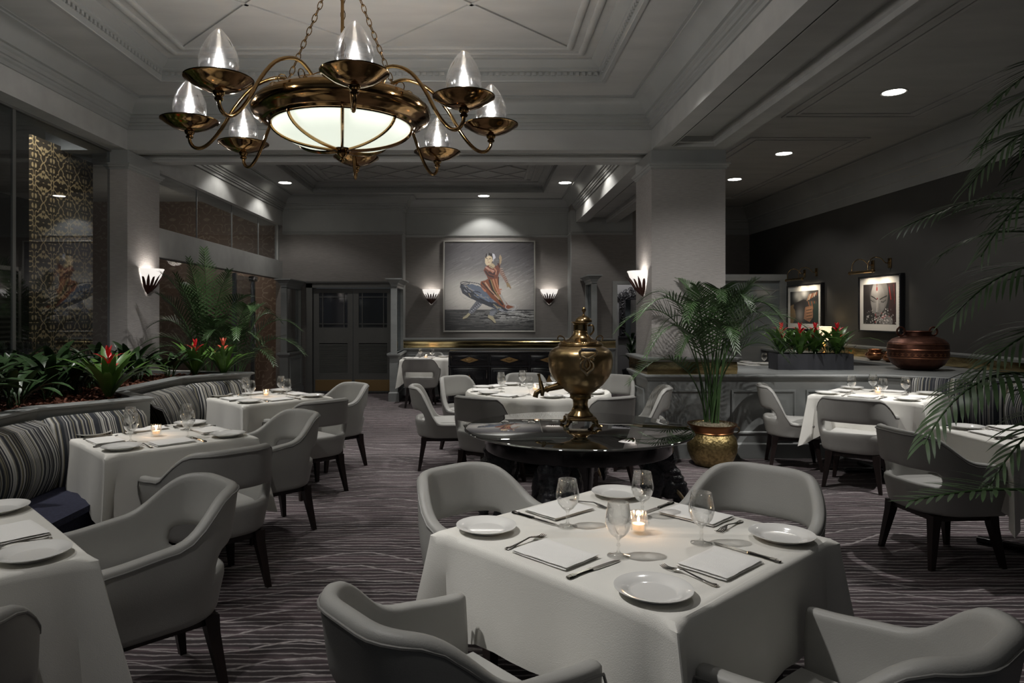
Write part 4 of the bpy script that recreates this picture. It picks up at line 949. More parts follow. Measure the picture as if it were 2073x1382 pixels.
ball(m, 0, 0, .46, .115, .12, .15); ball(m, -.045, .045, .55, .065, .08, .075); ball(m, .045, .045, .55, .065, .08, .075); ball(m, 0, -.05, .55, .13, .10, .10)
ball(m, 0, .09, .42, .07, .07, .10); ball(m, -.055, .07, .36, .05, .06, .08); ball(m, .055, .07, .36, .05, .06, .08); ball(m, 0, -.03, .33, .075, .07, .11)
m.tube([(0, .10, .42), (0, .145, .34), (0, .16, .25), (0, .15, .16), (0, .13, .08), (0, .14, .025), (0, .18, .012), (0, .215, .03)], [.072, .062, .053, .045, .04, .036, .030, .022], 14)
for sx in (-1, 1):
    ball(m, sx*.135, -.035, .42, .028, .085, .13, Matrix()); ball(m, sx*.15, -.045, .34, .022, .06, .10); ball(m, sx*.088, .085, .475, .016, .02, .016)
m.tube([(0, -.06, .30), (0, -.03, .15), (0, .02, .03)], [.06, .05, .06], 12)
o = m.build('elephant_head', EBONY, None, 0)
baked(o, [('REMESH', dict(mode='VOXEL', voxel_size=.011)), ('SMOOTH', dict(factor=.6, iterations=4))])
emesh = o.data; emesh.materials.clear() if not emesh.materials else None
if not emesh.materials: emesh.materials.append(EBONY)
for v in emesh.vertices:
    p = v.co; w_ = .004*math.sin(p.z*150)*(1 if p.y > .1 else .35)+.006*mnoise.noise(p*38); v.co = p+v.normal*w_
bpy.data.objects.remove(o)
tusk_me = MB().tube([(.05, .11, .37), (.075, .16, .31), (.095, .20, .24), (.10, .225, .19)], [.014, .012, .009, .002], 10).mesh('tusk', IVORY, 60)
for a in (-112, -15, 165, 75):
    r = D(a); e = link('elephant_head', emesh, gt, (.56*math.cos(r), .56*math.sin(r), 0), (0, 0, r-PI/2))
    link('tusk', tusk_me, e); tq = link('tusk', tusk_me, e); tq.scale = (-1, 1, 1)
sv = thing('samovar', 'large hammered brass samovar with a spout on the glass table', 'samovar', (GX+.035, GY+.08, GZ))
K = .000693
def pr(pts): return [(r*K, (1310-y)*K) for r, y in pts]
MB().lathe(pr([(0, 975), (110, 975), (160, 940), (230, 880), (292, 800), (322, 740), (333, 680), (336, 620), (334, 575), (322, 535), (300, 510), (275, 493), (240, 478), (228, 468)][::1]), 72).build('body', URNB, sv, 50)
MB().lathe(pr([(228, 468), (234, 460), (230, 450), (218, 446), (216, 438), (205, 430), (200, 424), (188, 420), (172, 412), (140, 400), (108, 380), (84, 352), (74, 325), (78, 320), (74, 315), (72, 290), (73, 245), (80, 238), (80, 230), (96, 228), (98, 222), (90, 216)]), 64).build('shoulder', BRASS, sv, 40)
m = MB()
for k in range(56):
    a = 2*PI*k/56; ball(m, 205*K*math.cos(a), 205*K*math.sin(a), (1310-428)*K, .005, .005, .005, None, 6)
m.build('beading', BRASS, sv)
MB().lathe(pr([(90, 218), (88, 205), (80, 188), (62, 172), (35, 158), (18, 150), (8, 135), (9, 122), (20, 108), (23, 90), (16, 72), (5, 60), (0, 58)]), 48, T(.0, 0, 0, 0, 0, .03)).build('lid', BRASS, sv, 40)
MB().lathe(pr([(0, 1200), (135, 1200), (132, 1190), (100, 1160), (80, 1110), (76, 1070), (84, 1032), (106, 1022), (112, 1010), (106, 998), (112, 988), (112, 975), (0, 975)]), 48).build('pedestal', BRASS, sv, 40)
MB().rbox(-.103, .103, -.103, .103, .045, .073, .006).build('base_plate', BRASS, sv)
for sx in (-1, 1):
    for sy in (-1, 1): MB().tube([(sx*.085, sy*.085, .05), (sx*.098, sy*.098, .045), (sx*.102, sy*.102, .028), (sx*.112, sy*.112, .014), (sx*.125, sy*.125, .012), (sx*.13, sy*.13, .02)], [.02, .018, .013, .012, .012, .008], 10).build('foot', BRASS, sv)
SP = T(rz=D(12))
MB().tube([(-.14, 0, .30), (-.20, 0, .285), (-.255, 0, .272)], [.030, .024, .019], 14, SP).tube([(-.25, 0, .273), (-.262, 0, .270)], .024, 14, SP).tube([(-.26, 0, .27), (-.31, 0, .262), (-.335, 0, .245), (-.343, 0, .215)], [.016, .017, .019, .02], 12, SP).tube([(-.29, 0, .225), (-.29, 0, .262), (-.305, 0, .33)], [.012, .02, .013], 10, SP).build('spout', BRASS, sv)
MB().tube([(-.305, 0, .325), (-.312, 0, .36), (-.318, 0, .385)], [.011, .008, .013], 10, SP).build('tap_key', BRASS, sv)
def handle(M):
    m = MB()
    for sx in (-1, 1):
        m.tube(smooth_pts([(sx*.050, -.055, .565), (sx*.058, -.05, .545), (sx*.045, -.02, .525), (sx*.02, -.005, .51), (sx*.012, 0, .495), (sx*.03, -.002, .485), (sx*.045, -.004, .465), (sx*.042, -.003, .435), (sx*.02, 0, .415), (0, .0, .395)], 3), .009, 8, M)
        m.tube(smooth_pts([(0, -.004, .51), (sx*.018, -.003, .48), (sx*.02, 0, .45), (0, 0, .425)], 3), .0075, 8, M)
        ball(m, sx*.045, -.006, .50, .009, .008, .009, M, 8)
    ball(m, 0, 0, .395, .010, .007, .014, M, 8)
    m.build('side_handle', mat('worn brass handle', (.62, .5, .33), .3, 1.0), sv); MB().tube([(-.05, -.057, .567), (.05, -.057, .567)], .0125, 12, M).build('handle_grip', EBONY, sv)
handle(T(.01, -.245, 0)); handle(T(0, .245, 0, PI))
for sx in (-1, 1):
    MB().tube(smooth_pts([(sx*.135, 0, .605), (sx*.12, 0, .63), (sx*.135, 0, .65), (sx*.16, 0, .655), (sx*.172, 0, .635), (sx*.16, 0, .62)], 3), .0045, 8, T(rz=D(10))).build('lid_hook', BRASS, sv)
MB().tube(smooth_pts([(.055, .0, .73), (.09, 0, .73), (.095, 0, .69), (.07, 0, .66)], 4), .007, 8, T(rz=D(-20))).build('lid_handle', BRASS, sv)
# ================================================================== SIDEBOARD
SX0, SX1, SY0, SY1, SZ = -.52, 2.22, 11.72, 12.28, .92
sb = thing('sideboard', 'long black lacquer sideboard with faux bamboo trim and brass diamonds below the painting', 'sideboard', (0, 0, 0))
MB().box(SX0+.02, SX1-.02, SY0+.025, SY1, .06, SZ-.03).build('body', BLACKL, sb, 0)
MB().rbox(SX0-.01, SX1+.01, SY0-.015, SY1, SZ-.03, SZ, .01).build('top', BLACKL, sb)
def bamboo(m, a, b, r=.012):
    a = Vector(a); b = Vector(b); L_ = (b-a).length; n = max(1, int(L_/.2)); pts = []; rr = []
    for k in range(n):
        for t, q in ((0, 1.35), (.08, 1), (.92, 1)): pts.append(a.lerp(b, (k+t)/n)); rr.append(r*q)
    pts.append(b); rr.append(r*1.35); m.tube(pts, rr, 8)
m = MB()
for z in (SZ-.04, .665, .08): bamboo(m, (SX0, SY0+.01, z), (SX1, SY0+.01, z))
nb = 4; bw = (SX1-SX0)/nb
for k in range(nb+1): bamboo(m, (SX0+bw*k, SY0+.01, .03), (SX0+bw*k, SY0+.01, SZ-.03), .014 if k in (0, nb) else .010)
for y in (SY0+.01, SY1): bamboo(m, (SX0, y, 0), (SX0, y, SZ-.03), .018); bamboo(m, (SX1, y, 0), (SX1, y, SZ-.03), .018)
bamboo(m, (SX0, SY0, SZ-.04), (SX0, SY1, SZ-.04)); bamboo(m, (SX0, SY0, .665), (SX0, SY1, .665))
m.build('bamboo_trim', mat('glossy black bamboo trim', (.02, .02, .024), .18, coat=.5), sb)
for k in range(nb):
    xa, xb = SX0+bw*k+.03, SX0+bw*(k+1)-.03; xm = (xa+xb)/2
    d = MB().rbox(xa, xb, SY0+.005, SY0+.03, .69, SZ-.065, .004).build('drawer', BLACKL, sb)
    m = MB().prism([(xm-.16, 0), (xm, -.05), (xm+.16, 0), (xm, .05)], 0, .008, T(0, SY0+.004, .775, 0, PI/2)); m.build('brass_diamond', LATT, d, 0)
    m = MB()
    for p, q in (((-.24, 0), (0, -.075)), ((0, -.075), (.24, 0)), ((.24, 0), (0, .075)), ((0, .075), (-.24, 0))): bamboo(m, (xm+p[0], SY0, .775+p[1]), (xm+q[0], SY0, .775+q[1]), .006)
    m.build('diamond_trim', BLACKL, d)
    MB().tube([(xm-.05, SY0-.004, .785), (xm-.045, SY0-.02, .775), (xm, SY0-.025, .768), (xm+.045, SY0-.02, .775), (xm+.05, SY0-.004, .785)], .005, 8).build('handle', BRASS, d)
    d = MB().rbox(xa, xb, SY0+.005, SY0+.03, .10, .64, .004).build('cabinet_door', BLACKL, sb)
    m = MB()
    for off in (.03, .07):
        for p, q in (((xa+off, .10+off), (xb-off, .10+off)), ((xb-off, .10+off), (xb-off, .64-off)), ((xb-off, .64-off), (xa+off, .64-off)), ((xa+off, .64-off), (xa+off, .10+off))): bamboo(m, (p[0], SY0+.002, p[1]), (q[0], SY0+.002, q[1]), .006)
    for s_ in (0, .07):
        bamboo(m, (xa+.04+s_, SY0, .2), (xm-.035+s_*.5, SY0, .55), .007); bamboo(m, (xb-.04-s_, SY0, .2), (xm+.035-s_*.5, SY0, .55), .007)
    m.build('door_trim', BLACKL, d)
    MB().prism([(xm-.11, .26), (xm+.11, .26), (xm, .52)], 0, .008, T(0, SY0+.006, 0, 0, PI/2)).build('brass_triangle', LATT, d, 0)
    MB().tube([(xb-.015, SY0-.004, .46), (xb-.015, SY0-.015, .5), (xb-.015, SY0-.015, .56), (xb-.015, SY0-.004, .6)], .005, 6).build('handle', STEEL, d)
# ================================================================== PAINTED PICTURES (flat prints on a fine grid)
class Raster:
    def __init__(s, w, h, bg=(0, 0, 0)):
        s.w, s.h = w, h; s.a = np.zeros((h, w, 3)); s.a[:] = bg; yy, xx = np.mgrid[0:h, 0:w]; s.x = (xx+.5)/w; s.y = (yy+.5)/h
    def poly(s, pts, c, al=1.0):
        ins = np.zeros((s.h, s.w), bool); n = len(pts)
        for i in range(n):
            x0, y0 = pts[i]; x1, y1 = pts[(i+1) % n]
            if y0 == y1: continue
            cnd = ((y0 > s.y) != (y1 > s.y)) & (s.x < (x1-x0)*(s.y-y0)/(y1-y0)+x0); ins ^= cnd
        s.a[ins] = s.a[ins]*(1-al)+np.array(c)*al
    def line(s, pts, r, c, al=1.0):
        d = np.full((s.h, s.w), 9.)
        for (x0, y0), (x1, y1) in zip(pts[:-1], pts[1:]):
            L2 = (x1-x0)**2+(y1-y0)**2+1e-12; t = np.clip(((s.x-x0)*(x1-x0)+(s.y-y0)*(y1-y0))/L2, 0, 1); d = np.minimum(d, np.hypot(s.x-x0-t*(x1-x0), s.y-y0-t*(y1-y0)))
        k = d < r; s.a[k] = s.a[k]*(1-al)+np.array(c)*al
    def ell(s, cx, cy, rx, ry, c, al=1.0, rot=0):
        X = s.x-cx; Y = s.y-cy; cr, sr = math.cos(rot), math.sin(rot); k = ((X*cr+Y*sr)/rx)**2+((-X*sr+Y*cr)/ry)**2 < 1; s.a[k] = s.a[k]*(1-al)+np.array(c)*al
    def glow(s, cx, cy, rx, ry, c, k=1.0):
        g = np.exp(-(((s.x-cx)/rx)**2+((s.y-cy)/ry)**2))[..., None]*k; s.a = s.a*(1-g)+np.array(c)*g
    def build(s, name, M, mt, parent):
        w, h = s.w, s.h; vs = [tuple(M @ Vector((i/(w-1), 1-j/(h-1), 0))) for j in range(h) for i in range(w)]
        fs = [(j*w+i, (j+1)*w+i, (j+1)*w+i+1, j*w+i+1) for j in range(h-1) for i in range(w-1)]
        me = bpy.data.meshes.new(name); me.from_pydata(vs, [], fs); me.materials.append(mt)
        at_ = me.color_attributes.new('Col', 'FLOAT_COLOR', 'POINT'); buf = np.ones((w*h, 4), np.float32); buf[:, :3] = np.clip(s.a, 0, 1).reshape(-1, 3); at_.data.foreach_set('color', buf.ravel()); me.update()
        return link(name, me, parent)
def PN(pts): return [((x-100)/1205, (y-90)/1195) for x, y in pts]
rp = Raster(230, 228); rg = np.random.RandomState(5)
rp.a[:] = (.10, .095, .10); rp.glow(.45, .62, .5, .22, (.60, .57, .52), .95); rp.glow(.3, .55, .35, .14, (.52, .5, .46), .6); rp.glow(.5, .05, .6, .10, (.07, .065, .07), .7)
for k in range(620):
    x, y = rg.rand(), rg.rand()*.78; b = rg.uniform(-.06, .07)*(1 if y > .2 else .6); l = rg.uniform(.02, .10); s_ = rg.uniform(-.65, -.3)
    base = rp.a[int(y*227), int(x*229)].copy()
    if 0 <= y+s_*l: rp.line([(x, y), (x+l, y+s_*l)], rg.uniform(.002, .005), np.clip(base+b, .03, .6), .6)
fl = rp.y > .765; rp.a[fl] = (.035, .035, .037); 
for k in range(330):
    x, y = rg.rand(), .77+rg.rand()*.23; g_ = .45*math.exp(-((y-.83)/.07)**2-((x-.72)/.35)**2)+.02+.08*rg.rand(); rp.line([(x, y), (x+rg.uniform(.04, .16), y+rg.uniform(-.004, .004))], rg.uniform(.0015, .004), (g_, g_, g_*.97), .7)
def Pp(pts, c, al=1): rp.poly(PN(pts), tuple(x*.85 for x in c), al)
def Pl(pts, w_, c, al=1): rp.line(PN(pts), w_/1205, tuple(x*.72 for x in c), al)
GR = (.22, .24, .28)
Pp([(530, 880), (620, 900), (590, 950), (470, 1060), (420, 1050), (430, 1010)], (.16, .165, .19))
for k in range(7): Pl([(450+k*22, 1035-k*22), (480+k*22, 1010-k*16)], 7, (.42, .44, .5)); Pl([(440+k*22, 1020-k*22), (470+k*20, 1040-k*20)], 4, (.03, .03, .04))
Pp([(420, 1045), (450, 1065), (400, 1115), (340, 1135), (350, 1105), (390, 1075)], (.42, .38, .25)); Pl([(345, 1135), (400, 1118), (450, 1068)], 5, (.05, .04, .03))
Pp([(730, 990), (830, 980), (810, 1040), (760, 1090), (700, 1090), (700, 1050)], (.13, .14, .16))
for k in range(5): Pl([(712, 1035+k*14), (790-k*8, 1020+k*14)], 5, (.3, .32, .36))
Pp([(690, 1075), (750, 1090), (775, 1130), (795, 1180), (770, 1185), (740, 1150), (680, 1110)], (.45, .40, .27)); Pl([(680, 1112), (740, 1152), (772, 1188), (798, 1182)], 5, (.04, .03, .03))
Pp([(310, 690), (330, 660), (440, 660), (560, 680), (700, 780), (860, 930), (960, 1000), (940, 1040), (850, 1010), (700, 960), (560, 900), (430, 840), (340, 780)], (.045, .05, .065))
Pp([(340, 680), (470, 655), (600, 700), (700, 800), (780, 900), (700, 900), (560, 830), (470, 740)], (.13, .16, .22))
for k in range(46):
    t = rg.rand(); x = 330+t*560; y = 690+t*290+rg.uniform(-45, 45); c = [(.36, .38, .43), (.03, .03, .05), (.22, .28, .4), (.45, .4, .28)][k % 4]
    Pl([(x, y), (x+rg.uniform(20, 70), y+rg.uniform(10, 50))], rg.uniform(3, 8), c, .85)
Pp([(590, 620), (650, 605), (690, 580), (820, 560), (835, 640), (830, 720), (870, 820), (960, 940), (1040, 965), (940, 1000), (840, 940), (720, 840), (640, 740), (580, 660)], (.24, .075, .035))
for a, c, w_ in (([(700, 590), (740, 720), (800, 830), (880, 930)], (.05, .03, .025), 13), ([(750, 580), (790, 700), (840, 810), (930, 940)], (.62, .30, .17), 10), ([(650, 640), (720, 740), (830, 860)], (.66, .42, .28), 9), ([(790, 570), (815, 680), (850, 780)], (.58, .26, .14), 8), ([(610, 640), (680, 720), (760, 800)], (.06, .035, .03), 9), ([(720, 590), (770, 740), (860, 880)], (.42, .36, .16), 5), ([(830, 560), (828, 660)], (.05, .03, .03), 6), ([(600, 690), (640, 745), (650, 750)], (.6, .25, .14), 12)): Pl(a, w_, c)
Pp([(625, 470), (650, 420), (700, 395), (760, 400), (800, 410), (830, 370), (850, 390), (850, 470), (830, 520), (815, 580), (690, 600), (665, 540), (640, 500)], (.17, .055, .035))
for a, c, w_ in (([(660, 430), (700, 460), (760, 480)], (.60, .33, .26), 12), ([(700, 500), (760, 520), (810, 490)], (.07, .03, .03), 12), ([(650, 480), (690, 540), (760, 560)], (.06, .03, .03), 10), ([(770, 440), (800, 480), (790, 520)], (.55, .25, .16), 9), ([(720, 470), (750, 500)], (.5, .22, .14), 8), ([(820, 380), (845, 440)], (.06, .03, .03), 8)): Pl(a, w_, c)
Pp([(845, 430), (890, 480), (940, 580), (960, 640), (930, 650), (890, 580), (840, 510)], (.30, .19, .15))
for k in range(8): Pl([(855+k*12, 450+k*25), (880+k*9, 445+k*25)], 5, (.5, .38, .32)); Pl([(858+k*12, 462+k*25), (885+k*9, 458+k*25)], 3, (.06, .04, .04))
Pp([(930, 640), (965, 640), (1000, 705), (990, 722), (960, 690), (945, 705)], (.32, .23, .13))
Pp([(835, 290), (850, 255), (872, 300), (865, 370), (845, 400), (832, 350)], (.36, .27, .17)); Pl([(832, 300), (838, 380)], 3, (.05, .04, .03))
Pp([(690, 395), (745, 370), (790, 420), (750, 450), (700, 420)], (.48, .38, .24)); Pl([(700, 405), (760, 440), (790, 415)], 3, (.06, .04, .03))
rp.ell(*PN([(700, 320)])[0], .046, .062, (.50, .40, .26)); rp.ell(*PN([(678, 345)])[0], .028, .05, (.55, .44, .30))
Pp([(650, 300), (655, 250), (690, 232), (740, 245), (765, 290), (755, 340), (745, 330), (738, 290), (700, 270), (668, 285), (655, 320)], (.025, .02, .02))
Pp([(745, 240), (775, 255), (788, 300), (765, 320), (750, 360), (748, 300)], (.55, .55, .6)); Pl([(685, 240), (680, 285)], 4, (.5, .5, .5))
Pl([(665, 312), (680, 308)], 3.5, (.02, .02, .02)); Pl([(700, 316), (720, 310)], 4, (.02, .02, .02)); Pl([(683, 318), (682, 345)], 3, (.18, .12, .08)); Pl([(688, 362), (705, 360)], 3.5, (.35, .08, .06)); Pl([(745, 350), (738, 375)], 5, (.06, .05, .05))
def ring(cx, cy, rx, ry, w_, c, a0=0, a1=6.3): Pl([(cx+rx*math.cos(a0+(a1-a0)*k/20), cy+ry*math.sin(a0+(a1-a0)*k/20)) for k in range(21)], w_, c)
ring(375, 645, 60, 22, 5, (.05, .05, .06)); ring(500, 760, 195, 118, 3, (.5, .5, .5), 1.9, 3.5); ring(990, 965, 70, 40, 4, (.62, .62, .64)); ring(1000, 970, 95, 45, 2.5, (.5, .5, .5), -.9, 1.2); Pl([(310, 700), (320, 660), (440, 630), (560, 650), (640, 720)], 5, (.05, .05, .07))
Pl([(840, 1010), (960, 1035), (1050, 1000)], 4, (.5, .52, .56)); Pl([(800, 740), (860, 730)], 9, (.55, .22, .14)); Pl([(805, 775), (860, 760)], 7, (.6, .3, .2)); Pp([(835, 800), (870, 800), (940, 930), (910, 940)], (.45, .43, .4))
PX0, PX1, PZ0, PZ1 = -.74, 1.13, 1.20, 3.05
pa = thing('painting', 'large square painting of a dancer in a swirling red dress on the far wall', 'painting', (0, YCT, 0))
rp.build('canvas', Matrix(((PX1-PX0-.07, 0, 0, PX0+.035), (0, 0, -1, -.035), (0, PZ1-PZ0-.07, 0, PZ0+.035), (0, 0, 0, 1))), CANVAS, pa)
MB().sweep(rect(PX0+.03, PX1-.03, PZ0+.03, PZ1-.03), [(0, 0), (0, .045), (-.008, .05), (-.022, .05), (-.03, .045), (-.03, 0)], True, 1, Matrix(((1, 0, 0, 0), (0, 0, -1, 0), (0, 1, 0, 0), (0, 0, 0, 1)))).build('frame', mat('silver grey frame', (.34, .33, .30), .4, .3), pa)
MB().box(PX0+.02, PX1-.02, -.033, 0, PZ0+.02, PZ1-.02).build('backing', DOORM, pa, 0)
# ---- framed photographs on the right wall
def framed(y0, y1, z0, z1, lab, ras):
    W_ = y1-y0; Hh = z1-z0; t = thing('framed_photograph', lab, 'picture', (XW, (y0+y1)/2, z0), 0, 'framed photographs on the charcoal wall')
    # local picture plane: u runs from the far end to the near end
    def PM(ins, off): return Matrix(((0, 0, -1, -off), (-(W_-2*ins), 0, 0, W_/2-ins), (0, Hh-2*ins, 0, ins), (0, 0, 0, 1)))
    Mx = Matrix(((0, 0, -1, 0), (1, 0, 0, 0), (0, 1, 0, 0), (0, 0, 0, 1)))
    MB().sweep(rect(-W_/2+.03, W_/2-.03, .03, Hh-.03), [(0, 0), (0, .05), (-.006, .062), (-.024, .062), (-.03, .05), (-.03, 0)], True, 1, Mx).build('frame', BLACKL, t)
    m = MB()
    for k in range(int(W_/.022)):
        for z in (.026, Hh-.026): ball(m, -.064, -W_/2+.01+k*.022, z, .006, .006, .006, None, 6)
    for k in range(int(Hh/.022)):
        for y in (-W_/2+.026, W_/2-.026): ball(m, -.064, y, .01+k*.022, .006, .006, .006, None, 6)
    m.build('beaded_edge', BLACKL, t, 60)
    MB().box(-.045, 0, -W_/2+.02, W_/2-.02, .02, Hh-.02).build('mat_board', MATB, t, 0)
    ras.build('print', PM(.125, .0465), PRINT, t)
r2 = Raster(130, 110, (.03, .03, .03)); rg = np.random.RandomState(8)
r2.ell(.50, .27, .27, .44, (.12, .115, .11)); r2.ell(.46, .40, .21, .40, (.18, .175, .17)); r2.glow(.42, .30, .13, .30, (.30, .29, .28), .9); r2.glow(.40, .12, .15, .13, (.36, .35, .34), .8); r2.glow(.30, .50, .07, .12, (.24, .235, .23), .7); r2.glow(.60, .55, .08, .12, (.22, .215, .21), .7); r2.glow(.63, .35, .07, .2, (.17, .165, .16), .7)
r2.poly([(0, 0), (.22, 0), (.2, .3), (.3, .72), (0, .8)], (.035, .03, .03)); r2.poly([(.2, 0), (.33, 0), (.25, .2), (.22, .35)], (.05, .045, .045)); r2.poly([(.74, 0), (1, 0), (1, 1), (.8, 1), (.78, .6), (.83, .3)], (.05, .03, .03))
r2.line([(.80, .1), (.85, .4)], .012, (.28, .03, .03)); r2.line([(.93, .05), (.96, .5)], .006, (.25, .04, .04))
r2.line([(.26, .30), (.34, .34), (.42, .39)], .013, (.03, .03, .03)); r2.line([(.53, .39), (.62, .35), (.73, .31)], .014, (.03, .03, .03))
r2.line([(.25, .40), (.32, .45), (.39, .45)], .009, (.02, .02, .02)); r2.line([(.57, .45), (.63, .46), (.70, .41)], .011, (.02, .02, .02)); r2.glow(.33, .42, .04, .025, (.12, .12, .12), .7); r2.glow(.64, .42, .04, .025, (.12, .12, .12), .7)
r2.line([(.45, .42), (.44, .56), (.43, .68)], .020, (.34, .33, .32)); r2.line([(.52, .5), (.52, .66)], .010, (.15, .15, .15)); r2.line([(.41, .72), (.50, .73)], .009, (.08, .07, .07)); r2.line([(.43, .80), (.52, .80)], .013, (.14, .08, .08))
r2.line([(.435, .0), (.43, .08)], .01, (.2, .02, .02)); r2.ell(.435, .13, .022, .055, (.28, .02, .02)); r2.ell(.44, .20, .012, .03, (.5, .45, .4)); r2.ell(.445, .37, .018, .022, (.20, .01, .02))
r2.ell(.70, .93, .2, .16, (.26, .25, .24))
for k in range(330):
    x = rg.normal(.52, .22); y = rg.uniform(.62, 1.0)
    if abs(x-.45) < .14 and y < .80: continue
    g_ = rg.choice([.05, .2, .5, .75], p=[.35, .3, .22, .13]); r2.ell(x, y, rg.uniform(.006, .016), rg.uniform(.008, .02), (g_, g_*.96, g_*.93))
for k in range(12): r2.ell(rg.uniform(.35, .85), rg.uniform(.65, .98), .011, .014, (.35, .03, .04))
framed(9.39, 10.45, 1.29, 2.127, 'framed photograph of a woman with closed eyes and jewels, nearer the camera', r2)
r1 = Raster(120, 96, (.035, .035, .035)); r1.glow(.25, .12, .12, .14, (.5, .5, .48), .9); r1.glow(.52, .08, .12, .13, (.5, .5, .48), .9); r1.glow(.35, .25, .08, .10, (.4, .4, .38), .8)
r1.poly([(0, .45), (.15, .4), (.22, .8), (.1, 1), (0, 1)], (.25, .17, .09)); r1.poly([(.15, .38), (.5, .25), (.62, .3), (.6, .42), (.4, .55), (.2, .6), (.12, .52)], (.03, .028, .03))
for k in range(6): r1.line([(.62+k*.06, .30-k*.03), (.70+k*.05, .12-k*.01)], .014, [(.35, .2, .12), (.5, .42, .33), (.3, .1, .05)][k % 3]); r1.line([(.66+k*.05, .33), (.72+k*.05, .55)], .011, [(.3, .12, .06), (.1, .12, .1)][k % 2])
r1.poly([(.55, .5), (.8, .45), (.82, .8), (.7, .95), (.5, .85)], (.28, .15, .09)); r1.glow(.35, .75, .12, .22, (.32, .3, .28), .8); r1.poly([(.82, .4), (1, .4), (1, 1), (.85, 1)], (.04, .06, .05))
for k in range(8): r1.line([(.6, .55+k*.045), (.78, .52+k*.045)], .008, [(.45, .25, .15), (.05, .05, .04)][k % 2])
framed(11.57, 12.88, 1.27, 2.10, 'framed photograph of a hand and bangles, partly hidden by the bromeliads', r1)
def picture_light(yc, z, plates, lab):
    t = thing('picture_light', lab, 'picture light', (XW, yc, z), 0, 'brass picture lights')
    MB().tube([(-.30, -.30, 0), (-.30, .30, 0)], .022, 14).tube([(-.30, -.33, 0), (-.30, -.30, 0)], [.016, .028], 14).tube([(-.30, .30, 0), (-.30, .33, 0)], [.028, .016], 14).build('lamp_tube', BRASS, t)
    for y in plates:
        MB().rbox(-.012, 0, y-yc-.04, y-yc+.04, .05, .19, .004).build('wall_plate', BRASS, t)
        MB().tube(smooth_pts([(-.01, y-yc, .12), (-.07, y-yc, .125), (-.14, y-yc, .19), (-.22, y-yc+.02, .20), (-.29, y-yc+.03, .13), (-.30, y-yc+.03, .02)], 4), .007, 8).build('swan_arm', BRASS, t)
    for dy in (-.18, .18):
        l = bpy.data.lights.new('lamp_or_fill_light', 'SPOT'); l.energy = 3.6*PLW; l.spot_size = D(130); l.spot_blend = .8; l.shadow_soft_size = .04; l.color = (1, .86, .68)
        lo = bpy.data.objects.new('lamp_or_fill_light', l); COL.objects.link(lo); lo.parent = t; lo.location = (-.29, dy, -.03); lo.rotation_euler = (Vector((.24, 0, -.36))).to_track_quat('-Z', 'Y').to_euler()
picture_light(9.93, 2.17, (9.73, 10.15), 'brass swan arm picture light over the photograph of the woman'); picture_light(12.05, 2.17, (11.85, 12.28), 'brass swan arm picture light over the bangles photograph')
# ================================================================== COPPER POTS AND LAMP
ur = thing('copper_urn', 'large round dark copper urn with ring handles on the half wall', 'urn', (5.12, 7.98, .911))
MB().lathe([(0, 0), (.14, .0), (.20, .015), (.27, .07), (.305, .14), (.312, .20), (.312, .27), (.30, .315), (.26, .355), (.19, .385), (.14, .395), (.135, .43), (.155, .445), (.15, .452), (.13, .445), (.12, .40)], 64).build('body', COPPER, ur, 30)
for z0, z1, r in ((.135, .15, .308), (.235, .245, .314), (.30, .306, .307)): MB().lathe([(r, z0), (r+.004, (z0+z1)/2), (r, z1)], 64).build('band', COPD, ur)
m = MB()
for k in range(30):
    for z_, h in ((.165, .02), (.20, -.02)):
        a = [2*PI*(k+t)/30 for t in (.1, .5, .9)]; R_ = .3145; m.add([(R_*math.cos(a[0]), R_*math.sin(a[0]), z_), (R_*math.cos(a[2]), R_*math.sin(a[2]), z_), (R_*math.cos(a[1]), R_*math.sin(a[1]), z_+h)], [(0, 1, 2)])
m.build('zigzag_inlay', COPD, ur, 0)
for sx in (-1, 1):
    MB().tube([(sx*(.19+.045*math.cos(b)), .01, .445+.05*math.sin(b)) for b in [q*PI/8 for q in range(17)]], .011, 8).build('ring_handle', COPPER, ur)
for x, y, s_, lab in ((5.56, 9.6, 1.0, 'small squat copper bowl behind the large urn, on its left'), (5.56, 9.24, .85, 'small copper bowl half hidden behind the large urn')):
    o = MB().lathe([(0, 0), (.05, .0), (.10, .03), (.13, .07), (.12, .10), (.085, .125), (.08, .14), (.10, .155), (.095, .158), (.075, .145), (.07, .13)], 40, T(s=s_)).build('copper_bowl', mat('polished copper', (.45, .2, .1), .22, 1.0, var=.3), None, 30, (x, y, .911)); tag(o, lab, 'bowl', 'small copper bowls')
lp = thing('table_lamp', 'small lit table lamp behind the bromeliad planter', 'lamp', (5.60, 11.1, .911))
MB().lathe([(0, 0), (.07, 0), (.075, .015), (.03, .03), (.015, .06), (.04, .12), (.02, .18), (.008, .20), (.008, .32), (0, .32)], 24).build('base', BRASS, lp)
MB().lathe([(.14, .22), (.115, .45)], 32).build('shade', LSHADE, lp); point((0, 0, .34), 2.4, .04, WARM, lp)
